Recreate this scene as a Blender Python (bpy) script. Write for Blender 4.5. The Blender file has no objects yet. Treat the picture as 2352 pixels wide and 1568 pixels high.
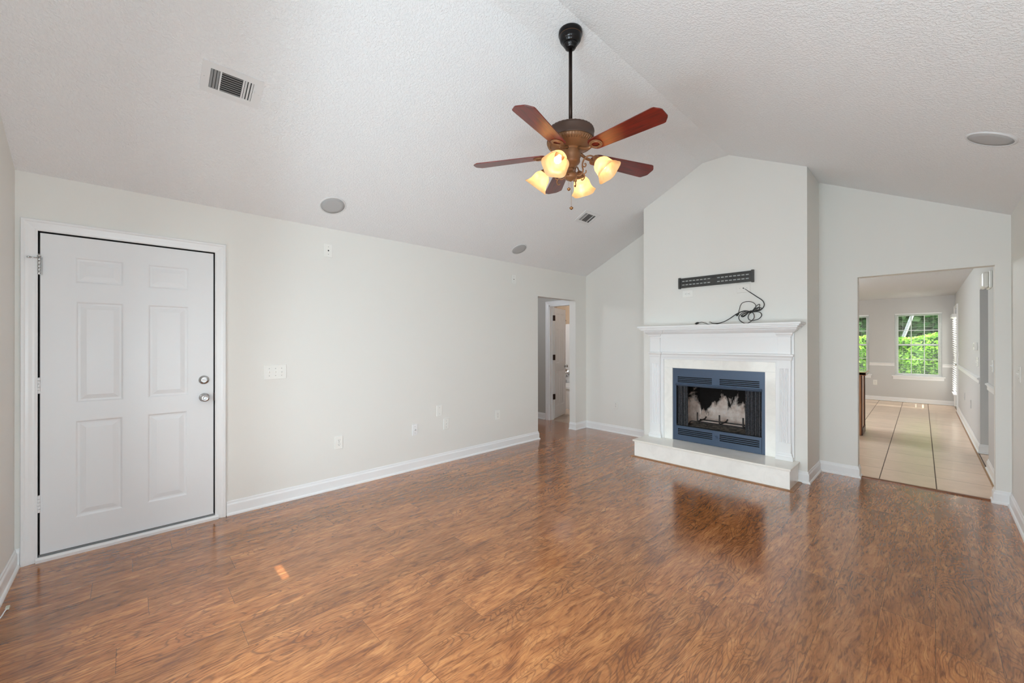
import bpy, bmesh, math, random
from mathutils import Vector, Matrix
from mathutils.geometry import tessellate_polygon
random.seed(7)
S = bpy.context.scene
C = S.collection
PI = math.pi

# ------------------------------------------------------------------ camera
cam_d = bpy.data.cameras.new('camera')
cam = bpy.data.objects.new('camera', cam_d)
C.objects.link(cam)
cam_d.sensor_width = 36.0
cam_d.lens = 923.63 * 36.0 / 2352.0
cam_d.clip_start = 0.02
cam_d.clip_end = 300
YAW, PITCH, ROLL = 0.8100, 0.0018, -0.0011
f0 = Vector((-math.sin(YAW), math.cos(YAW), 0)); r0 = Vector((math.cos(YAW), math.sin(YAW), 0)); u0 = Vector((0, 0, 1))
fw = f0 * math.cos(PITCH) + u0 * math.sin(PITCH); uu = -f0 * math.sin(PITCH) + u0 * math.cos(PITCH)
rr = r0 * math.cos(ROLL) + uu * math.sin(ROLL); uu = -r0 * math.sin(ROLL) + uu * math.cos(ROLL)
cam.matrix_world = Matrix(((rr.x, uu.x, -fw.x, 0), (rr.y, uu.y, -fw.y, 0), (rr.z, uu.z, -fw.z, 1.35), (0, 0, 0, 1)))
S.camera = cam

# ------------------------------------------------------------------ world, sun, added fill lights, daylight portals, exposure
wd = bpy.data.worlds.new('sky'); S.world = wd; wd.use_nodes = True
bgn = wd.node_tree.nodes['Background']
bgn.inputs['Color'].default_value = (0.93, 0.97, 1.0, 1)
bgn.inputs['Strength'].default_value = 5.2
sun_d = bpy.data.lights.new('sun', 'SUN'); sun = bpy.data.objects.new('sun', sun_d); C.objects.link(sun)
sun_d.energy = 14.0; sun_d.angle = 0.004; sun_d.color = (1.0, 0.93, 0.82)
SUN_EL = math.radians(31.5)
sdir = Vector((math.cos(SUN_EL), 0.0, math.sin(SUN_EL)))
sun.rotation_euler = sdir.to_track_quat('Z', 'Y').to_euler()
sun.location = (6, 3, 8)

def portal(name, loc, nrm, w, h):
    d = bpy.data.lights.new(name, 'AREA'); d.shape = 'RECTANGLE'; d.size = w; d.size_y = h
    d.cycles.is_portal = True
    o = bpy.data.objects.new(name, d); C.objects.link(o); o.location = loc
    o.rotation_euler = (-Vector(nrm)).to_track_quat('-Z', 'Y').to_euler() if False else Vector(nrm).to_track_quat('-Z', 'Z').to_euler()
    return o
LCOL = (0.71, 0.87, 1.0)
NEAR_W = [6, 104]  # added area lights at the near windows, standing in for a bounced flash
NEAR_WIN = [(-2.85, -1.75, 0.45, 1.90), (-1.35, -0.25, 0.35, 1.65)]
for i, (a, b, z0, z1) in enumerate(NEAR_WIN):
    d = bpy.data.lights.new('window_daylight', 'AREA'); d.shape = 'RECTANGLE'; d.size = b - a; d.size_y = z1 - z0
    d.energy = NEAR_W[i]; d.color = LCOL
    o = bpy.data.objects.new('window_daylight', d); C.objects.link(o); o.location = ((a + b) / 2, -0.66, (z0 + z1) / 2)
    o.rotation_euler = Vector((0, 1, 0)).to_track_quat('-Z', 'Z').to_euler()
RW2 = (-0.38, 0.54, 0.30, 1.65)  # added unseen side window; its area light fills the door wall
for q, pw_ in ((RW2, 72),):
    d = bpy.data.lights.new('window_daylight', 'AREA'); d.shape = 'RECTANGLE'; d.size = q[1] - q[0]; d.size_y = q[3] - q[2]
    d.energy = pw_; d.color = LCOL
    o = bpy.data.objects.new('window_daylight', d); C.objects.link(o); o.location = (0.4367 + 0.14, (q[0] + q[1]) / 2, (q[2] + q[3]) / 2)
    o.rotation_euler = Vector((-1, 0, 0)).to_track_quat('-Z', 'Z').to_euler()
DIN_WIN = [(-1.795, -1.055), (-0.625, 0.115)]
for a, b in DIN_WIN:
    portal('window_daylight', ((a + b) / 2 - 0.02, 12.72, 1.29), (0, -1, 0), b - a, 1.40)
portal('window_daylight', (-3.62, 9.5, 1.4), (1, 0, 0), 2.0, 1.9)  # portal at an unseen opening added to brighten the kitchen

def lamp(name, loc, power, col, size=0.05, kind='POINT'):
    d = bpy.data.lights.new(name, kind); d.energy = power; d.color = col
    if kind == 'POINT': d.shadow_soft_size = size
    else: d.size = size
    o = bpy.data.objects.new(name, d); C.objects.link(o); o.location = loc
    return o
lamp('bathroom_vanity_light', (-5.15, 5.75, 2.15), 40, (0.92, 0.95, 1.0), 0.08)
lamp('hallway_ceiling_light', (-4.9, 4.0, 2.2), 16, (0.92, 0.95, 1.0), 0.1)
lamp('kitchen_ceiling_light', (-1.9, 8.0, 2.2), 84, (0.83, 0.925, 1.0), 0.15)

vs = S.view_settings
vs.view_transform = 'Standard'; vs.look = 'None'; vs.gamma = 1.0; vs.use_curve_mapping = False
vs.exposure = 0.0
S.cycles.max_bounces = 12
S.cycles.diffuse_bounces = 7
S.cycles.glossy_bounces = 4
S.cycles.transmission_bounces = 6
S.cycles.transparent_max_bounces = 12
S.cycles.sample_clamp_indirect = 8.0
S.cycles.caustics_reflective = False
S.cycles.caustics_refractive = False

# ------------------------------------------------------------------ materials
def lin(c):
    return tuple(((v / 255.0) / 12.92 if v / 255.0 <= 0.04045 else ((v / 255.0 + 0.055) / 1.055) ** 2.4) for v in c)
def mat(name, col, rough=0.5, metal=0.0, spec=0.5, coat=0.0):
    m = bpy.data.materials.new(name); m.use_nodes = True
    b = m.node_tree.nodes['Principled BSDF']
    b.inputs['Base Color'].default_value = (*col, 1)
    b.inputs['Roughness'].default_value = rough
    b.inputs['Metallic'].default_value = metal
    b.inputs['Specular IOR Level'].default_value = spec
    b.inputs['Coat Weight'].default_value = coat
    return m
class NT:
    def __init__(s, m): s.t = m.node_tree; s.n = s.t.nodes; s.l = s.t.links; s.b = s.n['Principled BSDF']
    def add(s, ty, **kw):
        n = s.n.new(ty)
        for k, v in kw.items():
            if hasattr(n, k): setattr(n, k, v)
        return n
    def link(s, a, b): s.l.new(a, b)
    def val(s, sock, v):
        if isinstance(v, (int, float)): sock.default_value = v
        elif isinstance(v, (tuple, list)): sock.default_value = v
        else: s.link(v, sock)
    def math(s, op, a, b=None, c=None, clamp=False):
        n = s.n.new('ShaderNodeMath'); n.operation = op; n.use_clamp = clamp
        s.val(n.inputs[0], a)
        if b is not None: s.val(n.inputs[1], b)
        if c is not None: s.val(n.inputs[2], c)
        return n.outputs[0]
    def pos(s):
        n = s.n.new('ShaderNodeTexCoord'); return n.outputs['Object']
    def sep(s, v):
        n = s.n.new('ShaderNodeSeparateXYZ'); s.link(v, n.inputs[0]); return n.outputs
    def comb(s, x, y, z):
        n = s.n.new('ShaderNodeCombineXYZ')
        for i, q in enumerate((x, y, z)): s.val(n.inputs[i], q)
        return n.outputs[0]
    def noise(s, vec, scale, detail=2, rough=0.5, dist=0.0):
        n = s.n.new('ShaderNodeTexNoise'); s.link(vec, n.inputs['Vector'])
        n.inputs['Scale'].default_value = scale; n.inputs['Detail'].default_value = detail
        n.inputs['Roughness'].default_value = rough; n.inputs['Distortion'].default_value = dist
        return n.outputs[0]
    def white(s, vec, dim='3D'):
        n = s.n.new('ShaderNodeTexWhiteNoise'); n.noise_dimensions = dim
        s.link(vec, n.inputs['Vector']); return n.outputs
    def ramp(s, fac, stops):
        n = s.n.new('ShaderNodeValToRGB'); e = n.color_ramp.elements
        while len(e) < len(stops): e.new(0.5)
        for q, (p, c) in zip(e, stops):
            q.position = p; q.color = (*c, 1) if len(c) == 3 else c
        s.link(fac, n.inputs[0]); return n.outputs[0]
    def mix(s, fac, a, b, mode='MIX'):
        n = s.n.new('ShaderNodeMix'); n.data_type = 'RGBA'; n.blend_type = mode
        s.val(n.inputs[0], fac)
        for i, q in ((6, a), (7, b)):
            if isinstance(q, tuple): n.inputs[i].default_value = (*q, 1) if len(q) == 3 else q
            else: s.link(q, n.inputs[i])
        return n.outputs[2]
    def bump(s, h, strength, dist):
        n = s.n.new('ShaderNodeBump'); n.inputs['Strength'].default_value = strength; n.inputs['Distance'].default_value = dist
        s.link(h, n.inputs['Height']); s.link(n.outputs[0], s.b.inputs['Normal'])

def wall_mat(name, col):
    m = mat(name, col, 0.6, 0, 0.3); t = NT(m); p = t.pos()
    h = t.noise(p, 130, 2, 0.5)
    t.bump(h, 0.06, 0.004)
    return m
def ceiling_mat(name, col, stain=None):
    m = mat(name, col, 0.75, 0, 0.2); t = NT(m); p = t.pos()
    a = t.noise(p, 72, 3, 0.6, 0.4)
    h = t.ramp(a, [(0.42, (0, 0, 0)), (0.60, (1, 1, 1))])
    t.bump(h, 0.42, 0.008)
    return m
M_WALL = wall_mat('wall_paint', (0.80, 0.785, 0.745))
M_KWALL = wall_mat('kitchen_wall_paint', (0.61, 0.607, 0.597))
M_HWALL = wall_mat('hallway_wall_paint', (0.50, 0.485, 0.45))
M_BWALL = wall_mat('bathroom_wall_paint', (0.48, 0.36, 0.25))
M_CEIL = ceiling_mat('ceiling_texture', (0.86, 0.862, 0.866))
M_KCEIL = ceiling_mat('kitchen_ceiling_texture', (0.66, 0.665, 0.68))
M_TRIM = mat('trim_paint', (0.86, 0.86, 0.86), 0.32, 0, 0.45)
M_DOOR = mat('door_paint', (0.82, 0.825, 0.835), 0.38, 0, 0.4)
M_PLATE = mat('ivory_plastic', (0.86, 0.85, 0.81), 0.35)
M_SLOT = mat('dark_slot', (0.02, 0.02, 0.02), 0.6)
M_SCREW = mat('plate_screw', (0.45, 0.45, 0.43), 0.4, 0.3)
M_NICKEL = mat('satin_nickel', (0.55, 0.55, 0.55), 0.22, 1.0)
M_CHROME = mat('chrome', (0.55, 0.55, 0.55), 0.12, 1.0)
M_BRONZE = mat('dark_bronze_hinge', (0.030, 0.012, 0.008), 0.45, 0.4)
M_GAP = mat('door_gap', (0.012, 0.012, 0.012), 0.9)
M_GREYSEAL = mat('grey_weatherstrip', (0.22, 0.22, 0.22), 0.6)
M_BLACK = mat('black_rubber', (0.012, 0.012, 0.011), 0.45)
M_MOUNT = mat('black_steel_mount', (0.060, 0.058, 0.054), 0.42, 0.3)
M_MOUNTD = mat('mount_groove', (0.010, 0.010, 0.010), 0.6)
M_GRILLE = mat('speaker_grille', (0.46, 0.46, 0.46), 0.7)
M_RIM = mat('speaker_rim_paint', (0.70, 0.70, 0.70), 0.5)
M_VENT = mat('vent_white_metal', (0.78, 0.78, 0.78), 0.4)
M_VENTD = mat('vent_dark_duct', (0.03, 0.03, 0.03), 0.8)
M_VENTG = mat('vent_grey_slat', (0.30, 0.30, 0.30), 0.5)
M_TUB = mat('tub_white_acrylic', (0.70, 0.70, 0.69), 0.18, 0, 0.5)
M_OUT = mat('exterior_siding', (0.32, 0.32, 0.31), 0.8)

# wood laminate floor: planks along Y
def floor_mat():
    m = mat('wood_laminate', (0.3, 0.13, 0.06), 0.2, 0, 0.5); t = NT(m)
    x, y, z = t.sep(t.pos())
    PW, PL = 0.192, 1.25
    row = t.math('FLOOR', t.math('DIVIDE', x, PW))
    rr_ = t.white(t.comb(row, 3.7, 0), '3D')[0]
    ys = t.math('ADD', t.math('DIVIDE', y, PL), t.math('MULTIPLY', rr_, 7.3))
    idx = t.math('FLOOR', ys)
    rnd = t.white(t.comb(row, idx, 1.3), '3D')
    r1 = rnd[0]; rc = t.sep(rnd[1])
    off = t.math('MULTIPLY', r1, 31.0); off2 = t.math('MULTIPLY', rc[1], 17.0)
    gy = t.math('ADD', t.math('MULTIPLY', y, 0.30), off2)
    base = t.comb(t.math('ADD', x, off), gy, off)
    # warp the grain, more in figured boards
    w1 = t.noise(base, 5.0, 2, 0.5); w2 = t.noise(base, 15.0, 2, 0.5)
    amp = t.math('MULTIPLY_ADD', rc[0], 0.10, 0.05)
    wx = t.math('MULTIPLY', t.math('SUBTRACT', w1, 0.5), amp)
    wx2 = t.math('MULTIPLY', t.math('SUBTRACT', w2, 0.5), 0.032)
    gx = t.math('ADD', t.math('ADD', t.math('ADD', x, off), wx), wx2)
    g = t.comb(gx, t.math('MULTIPLY', gy, 0.50), off)
    n1 = t.noise(g, 40.0, 6, 0.62, 0.6)
    g2 = t.comb(gx, t.math('MULTIPLY', gy, 0.30), off)
    n2 = t.noise(g2, 120.0, 4, 0.65, 0.3)
    n3 = t.noise(base, 3.2, 2, 0.5)
    blot = t.noise(t.comb(gx, t.math('MULTIPLY', gy, 0.9), off), 11.0, 4, 0.62, 0.8)
    col = t.ramp(n1, [(0.28, (0.300, 0.108, 0.034)), (0.42, (0.365, 0.136, 0.043)), (0.55, (0.450, 0.178, 0.058)), (0.74, (0.580, 0.256, 0.092))])
    # fine pores
    fine = t.ramp(n2, [(0.37, (0.46, 0.40, 0.37)), (0.50, (1, 1, 1)), (0.75, (1.10, 1.10, 1.08))])
    col = t.mix(0.85, col, fine, 'MULTIPLY')
    # wavy dark growth lines
    nl = t.noise(t.comb(gx, t.math('MULTIPLY', gy, 0.8), off), 8.0, 2, 0.35, 0.3)
    ph = t.math('FRACT', t.math('MULTIPLY', nl, 26.0))
    ln = t.math('ABSOLUTE', t.math('SUBTRACT', ph, 0.5))
    lm = t.ramp(ln, [(0.0, (1, 1, 1)), (0.20, (0, 0, 0))])
    lmod = t.ramp(n3, [(0.40, (0, 0, 0)), (0.62, (1, 1, 1))])
    lfac = t.math('MULTIPLY', t.sep(lm)[0], t.math('MULTIPLY_ADD', t.sep(lmod)[0], 0.62, 0.10))
    col = t.mix(lfac, col, (0.120, 0.048, 0.022))
    bl = t.ramp(blot, [(0.30, (0.46, 0.33, 0.27)), (0.56, (1, 1, 1))])
    col = t.mix(0.62, col, bl, 'MULTIPLY')
    tone = t.math('MULTIPLY_ADD', rc[2], 0.34, 0.84)
    col = t.mix(1.0, col, t.comb(tone, tone, tone), 'MULTIPLY')
    col = t.mix(1.0, col, (0.150, 0.055, 0.021), 'LIGHTEN')
    # seams
    fx = t.math('FRACT', t.math('DIVIDE', x, PW)); fy = t.math('FRACT', ys)
    sx = t.math('LESS_THAN', fx, 0.007); sy = t.math('LESS_THAN', fy, 0.0013)
    seam = t.math('MAXIMUM', sx, sy)
    col = t.mix(t.math('MULTIPLY', seam, 0.72), col, (0.05, 0.022, 0.012))
    t.link(col, t.b.inputs['Base Color'])
    rg = t.ramp(n1, [(0.3, (0.19, 0.19, 0.19)), (0.7, (0.14, 0.14, 0.14))])
    t.link(rg, t.b.inputs['Roughness'])
    hb = t.math('MULTIPLY_ADD', n2, 0.4, t.math('MULTIPLY', seam, -1.0))
    t.bump(hb, 0.05, 0.001)
    t.b.inputs['IOR'].default_value = 1.55
    t.b.inputs['Coat Weight'].default_value = 0.6; t.b.inputs['Coat Roughness'].default_value = 0.16; t.b.inputs['Coat IOR'].default_value = 1.5
    return m
M_FLOOR = floor_mat()

def tile_mat(name, pw, pl, base, grout, x0=0.0, y0=0.0):
    m = mat(name, base, 0.2, 0, 0.5); t = NT(m)
    x, y, z = t.sep(t.pos())
    xs = t.math('ADD', x, t.math('MULTIPLY', t.math('SUBTRACT', y, 5.36), 0.0155))
    xs = t.math('DIVIDE', t.math('SUBTRACT', xs, x0), pw); ys = t.math('DIVIDE', t.math('SUBTRACT', y, y0), pl)
    fx = t.math('FRACT', xs); fy = t.math('FRACT', ys)
    r = t.white(t.comb(t.math('FLOOR', xs), t.math('FLOOR', ys), 0.5))[0]
    s1 = t.math('LESS_THAN', fx, 0.020); s2 = t.math('MULTIPLY', t.math('LESS_THAN', fy, 0.016), 0.75)
    g = t.math('MAXIMUM', s1, s2)
    n = t.noise(t.pos(), 6, 4, 0.6)
    tone = t.math('MULTIPLY_ADD', r, 0.10, t.math('MULTIPLY_ADD', n, 0.22, 0.84))
    col = t.mix(1.0, base, t.comb(tone, tone, tone), 'MULTIPLY')
    col = t.mix(g, col, grout)
    t.link(col, t.b.inputs['Base Color'])
    t.link(t.math('MULTIPLY_ADD', g, 0.5, 0.27), t.b.inputs['Roughness'])
    t.bump(t.math('MULTIPLY', g, -1.0), 0.3, 0.003)
    return m
M_TILE = tile_mat('beige_floor_tile', 0.391, 0.47, (0.86, 0.65, 0.49), (0.12, 0.075, 0.05), 0.008, 0.19)
M_BTILE = tile_mat('bathroom_floor_tile', 0.30, 0.30, (0.50, 0.38, 0.29), (0.28, 0.21, 0.16))

def marble_mat(name, col, rough):
    m = mat(name, col, rough, 0, 0.5); t = NT(m)
    n = t.noise(t.pos(), 7, 6, 0.65, 1.2)
    c = t.ramp(n, [(0.3, tuple(v * 0.94 for v in col)), (0.55, col), (0.8, tuple(min(1, v * 1.04) for v in col))])
    t.link(c, t.b.inputs['Base Color'])
    return m
M_MARBLE = marble_mat('cream_marble', (0.90, 0.865, 0.80), 0.06)
M_MARBLE2 = marble_mat('cream_marble_face', (0.94, 0.925, 0.88), 0.08)

def wood_mat(name, c0, c1, rough, sx, sy, sz, coat=0.0, scale=14):
    m = mat(name, c1, rough, 0, 0.5, coat); t = NT(m)
    x, y, z = t.sep(t.pos())
    v = t.comb(t.math('MULTIPLY', x, sx), t.math('MULTIPLY', y, sy), t.math('MULTIPLY', z, sz))
    n = t.noise(v, scale, 6, 0.65, 0.8)
    t.link(t.ramp(n, [(0.30, c0), (0.70, c1)]), t.b.inputs['Base Color'])
    return m
M_BLADE = wood_mat('cherry_blade', (0.050, 0.004, 0.002), (0.195, 0.012, 0.005), 0.34, 0.45, 5.0, 1.0, 0.45)
M_BLADE.node_tree.nodes['Principled BSDF'].inputs['Coat Roughness'].default_value = 0.17
M_BLADETOP = mat('blade_edge', (0.05, 0.025, 0.016), 0.5)
M_TOE = wood_mat('oak_strip', (0.26, 0.12, 0.055), (0.40, 0.21, 0.10), 0.35, 1, 1, 1)
M_THRESH = wood_mat('threshold_wood', (0.16, 0.055, 0.022), (0.28, 0.11, 0.045), 0.3, 0.3, 5, 1)
M_CAB = wood_mat('honey_oak_cabinet', (0.42, 0.20, 0.095), (0.58, 0.31, 0.155), 0.35, 4, 4, 0.4)
M_CABD = mat('cabinet_dark_edge', (0.06, 0.015, 0.008), 0.4)
M_CTOP = mat('counter_laminate', (0.50, 0.47, 0.33), 0.18)
M_CEDGE = mat('counter_oak_edge', (0.34, 0.12, 0.045), 0.3)

# painted blue grey firebox steel
def insert_mat():
    m = mat('blue_grey_firebox_steel', (0.066, 0.100, 0.160), 0.36, 0.25, 0.5); t = NT(m)
    x, y, z = t.sep(t.pos())
    n = t.noise(t.comb(t.math('MULTIPLY', x, 2), y, t.math('MULTIPLY', z, 30)), 10, 3, 0.6)
    t.link(t.math('MULTIPLY_ADD', n, 0.15, 0.27), t.b.inputs['Roughness'])
    return m
M_INSERT = insert_mat()
M_SOOT = mat('black_soot_steel', (0.006, 0.006, 0.007), 0.8)
# firebrick with burn marks
def firebrick_mat():
    m = mat('firebrick', (0.5, 0.4, 0.33), 0.9, 0, 0.1); t = NT(m)
    x, y, z = t.sep(t.pos())
    u = t.math('ADD', x, t.math('MULTIPLY', y, 0.7))
    fz = t.math('DIVIDE', z, 0.085); r = t.math('FLOOR', fz)
    fu = t.math('ADD', t.math('DIVIDE', u, 0.20), t.math('MULTIPLY', t.math('MODULO', r, 2.0), 0.5))
    j = t.math('MAXIMUM', t.math('LESS_THAN', t.math('FRACT', fz), 0.06), t.math('LESS_THAN', t.math('FRACT', fu), 0.03))
    n = t.noise(t.pos(), 14, 4, 0.6)
    col = t.ramp(n, [(0.3, (0.60, 0.43, 0.345)), (0.6, (0.84, 0.71, 0.63)), (0.8, (0.88, 0.80, 0.76))])
    col = t.mix(t.math('MULTIPLY', j, 0.5), col, (0.62, 0.55, 0.48))
    # soot: everything outside a flame shaped clean patch
    dx = t.math('SUBTRACT', x, 0.08)
    px = t.math('DIVIDE', dx, 0.46)
    peak = t.math('MULTIPLY', t.math('SUBTRACT', 1.0, t.math('MULTIPLY', px, px)), 0.22)
    q2 = t.math('DIVIDE', t.math('ADD', x, 0.385), 0.06)
    peak2 = t.math('MULTIPLY', t.math('SUBTRACT', 1.0, t.math('MULTIPLY', q2, q2)), 0.30)  # left strip kept free of soot; also paints in the lit brick
    peak = t.math('MAXIMUM', peak, peak2)
    ripple = t.noise(t.comb(t.math('MULTIPLY', x, 1.0), 0.0, t.math('MULTIPLY', z, 0.45)), 8.5, 4, 0.65, 0.4)
    edge = t.math('ADD', t.math('ADD', 0.235, peak), t.math('MULTIPLY', t.math('SUBTRACT', ripple, 0.5), 0.75))
    d = t.math('SUBTRACT', z, edge)
    soot = t.ramp(t.math('MULTIPLY_ADD', d, 3.6, 0.5), [(0.30, (0, 0, 0)), (0.62, (1, 1, 1))])
    col = t.mix(t.math('MULTIPLY', t.sep(soot)[0], 0.985), col, (0.006, 0.005, 0.005))
    t.link(col, t.b.inputs['Base Color'])
    return m
M_BRICK = firebrick_mat()
M_ASH = mat('ash_floor', (0.12, 0.105, 0.09), 0.95)
def ash():
    t = NT(M_ASH); n = t.noise(t.pos(), 22, 5, 0.7)
    t.link(t.ramp(n, [(0.38, (0.015, 0.013, 0.012)), (0.62, (0.30, 0.26, 0.22))]), t.b.inputs['Base Color'])
ash()
M_GRATE = mat('rusty_iron_grate', (0.055, 0.045, 0.042), 0.6, 0.5)
def screen_mat():
    m = mat('mesh_curtain', (0.075, 0.072, 0.080), 0.5, 0.6); t = NT(m)
    n = t.noise(t.pos(), 240, 1, 0.5)
    t.link(t.ramp(n, [(0.45, (0.03, 0.03, 0.034)), (0.62, (0.17, 0.165, 0.175))]), t.b.inputs['Base Color'])
    return m
M_SCREEN = screen_mat()

# fan metals and glass
M_FANDARK = mat('oil_rubbed_bronze_dark', (0.014, 0.012, 0.012), 0.22, 0.6)
M_ROD = mat('bronze_rod', (0.035, 0.020, 0.014), 0.35, 0.7)
M_FAN = mat('brown_bronze', (0.235, 0.110, 0.048), 0.42, 0.35)
M_FANBAND = mat('brown_bronze_band', (0.085, 0.048, 0.034), 0.42, 0.35)
M_BRASS = mat('antique_brass', (0.35, 0.17, 0.07), 0.28, 0.9)
def shade_mat():
    m = bpy.data.materials.new('amber_alabaster_glass'); m.use_nodes = True
    nt = m.node_tree; nt.nodes.clear(); t = nt.nodes; l = nt.links
    out = t.new('ShaderNodeOutputMaterial')
    tc = t.new('ShaderNodeTexCoord')
    no = t.new('ShaderNodeTexNoise'); no.inputs['Scale'].default_value = 14; no.inputs['Detail'].default_value = 4; no.inputs['Distortion'].default_value = 1.5
    l.new(tc.outputs['Object'], no.inputs['Vector'])
    rp = t.new('ShaderNodeValToRGB'); e = rp.color_ramp.elements
    e[0].position = 0.3; e[0].color = (0.90, 0.57, 0.27, 1); e[1].position = 0.7; e[1].color = (0.97, 0.73, 0.43, 1)
    l.new(no.outputs[0], rp.inputs[0])
    tr = t.new('ShaderNodeBsdfTranslucent'); di = t.new('ShaderNodeBsdfDiffuse'); gl = t.new('ShaderNodeBsdfGlossy')
    gl.inputs['Roughness'].default_value = 0.2
    l.new(rp.outputs[0], tr.inputs[0]); l.new(rp.outputs[0], di.inputs[0])
    m1 = t.new('ShaderNodeMixShader'); m1.inputs[0].default_value = 0.38
    l.new(tr.outputs[0], m1.inputs[1]); l.new(di.outputs[0], m1.inputs[2])
    m2 = t.new('ShaderNodeMixShader'); m2.inputs[0].default_value = 0.05
    l.new(m1.outputs[0], m2.inputs[1]); l.new(gl.outputs[0], m2.inputs[2])
    l.new(m2.outputs[0], out.inputs[0])
    return m
M_SHADE = shade_mat()
def emit_mat(name, col, s):
    m = bpy.data.materials.new(name); m.use_nodes = True; nt = m.node_tree; nt.nodes.clear()
    o = nt.nodes.new('ShaderNodeOutputMaterial'); e = nt.nodes.new('ShaderNodeEmission')
    e.inputs[0].default_value = (*col, 1); e.inputs[1].default_value = s; nt.links.new(e.outputs[0], o.inputs[0]); return m
M_BULB = emit_mat('lit_bulb', (1.0, 0.74, 0.42), 14.0)
def glass_mat():
    m = bpy.data.materials.new('window_glass'); m.use_nodes = True; nt = m.node_tree; nt.nodes.clear()
    o = nt.nodes.new('ShaderNodeOutputMaterial'); a = nt.nodes.new('ShaderNodeBsdfTransparent'); g = nt.nodes.new('ShaderNodeBsdfGlossy')
    g.inputs['Roughness'].default_value = 0.02; a.inputs[0].default_value = (0.97, 0.98, 0.97, 1)
    f = nt.nodes.new('ShaderNodeFresnel'); f.inputs[0].default_value = 1.10
    x = nt.nodes.new('ShaderNodeMixShader'); nt.links.new(f.outputs[0], x.inputs[0]); nt.links.new(a.outputs[0], x.inputs[1]); nt.links.new(g.outputs[0], x.inputs[2])
    nt.links.new(x.outputs[0], o.inputs[0]); return m
M_GLASS = glass_mat()
def trans_mat(name, col, tcol, fac):
    m = bpy.data.materials.new(name); m.use_nodes = True; nt = m.node_tree; nt.nodes.clear()
    o = nt.nodes.new('ShaderNodeOutputMaterial'); d = nt.nodes.new('ShaderNodeBsdfDiffuse'); tr = nt.nodes.new('ShaderNodeBsdfTranslucent')
    d.inputs[0].default_value = (*col, 1); tr.inputs[0].default_value = (*tcol, 1)
    x = nt.nodes.new('ShaderNodeMixShader'); x.inputs[0].default_value = fac
    nt.links.new(d.outputs[0], x.inputs[1]); nt.links.new(tr.outputs[0], x.inputs[2]); nt.links.new(x.outputs[0], o.inputs[0]); return m
M_SLAT = trans_mat('white_blind_slat', (0.80, 0.80, 0.79), (0.75, 0.75, 0.73), 0.35)
def leaf_mat(name, stops, tfac):
    m = bpy.data.materials.new(name); m.use_nodes = True; nt = m.node_tree; nt.nodes.clear(); l = nt.links
    o = nt.nodes.new('ShaderNodeOutputMaterial'); d = nt.nodes.new('ShaderNodeBsdfDiffuse'); tr = nt.nodes.new('ShaderNodeBsdfTranslucent')
    g = nt.nodes.new('ShaderNodeNewGeometry'); rp = nt.nodes.new('ShaderNodeValToRGB'); e = rp.color_ramp.elements
    while len(e) < len(stops): e.new(0.5)
    for q, (p, c) in zip(e, stops): q.position = p; q.color = (*c, 1)
    l.new(g.outputs['Random Per Island'], rp.inputs[0]); l.new(rp.outputs[0], d.inputs[0]); l.new(rp.outputs[0], tr.inputs[0])
    x = nt.nodes.new('ShaderNodeMixShader'); x.inputs[0].default_value = tfac
    l.new(d.outputs[0], x.inputs[1]); l.new(tr.outputs[0], x.inputs[2]); l.new(x.outputs[0], o.inputs[0]); return m
M_LEAF = leaf_mat('hedge_leaf', [(0.0, (0.10, 0.28, 0.025)), (0.5, (0.26, 0.53, 0.05)), (1.0, (0.50, 0.74, 0.16))], 0.3)
M_LEAFD = leaf_mat('tree_leaf', [(0.0, (0.02, 0.06, 0.018)), (0.6, (0.05, 0.13, 0.035)), (1.0, (0.13, 0.20, 0.10))], 0.25)
M_TRUNK = mat('pale_bark', (0.27, 0.29, 0.30), 0.8)
M_GRASS = mat('lawn', (0.10, 0.20, 0.04), 0.9)

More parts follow.
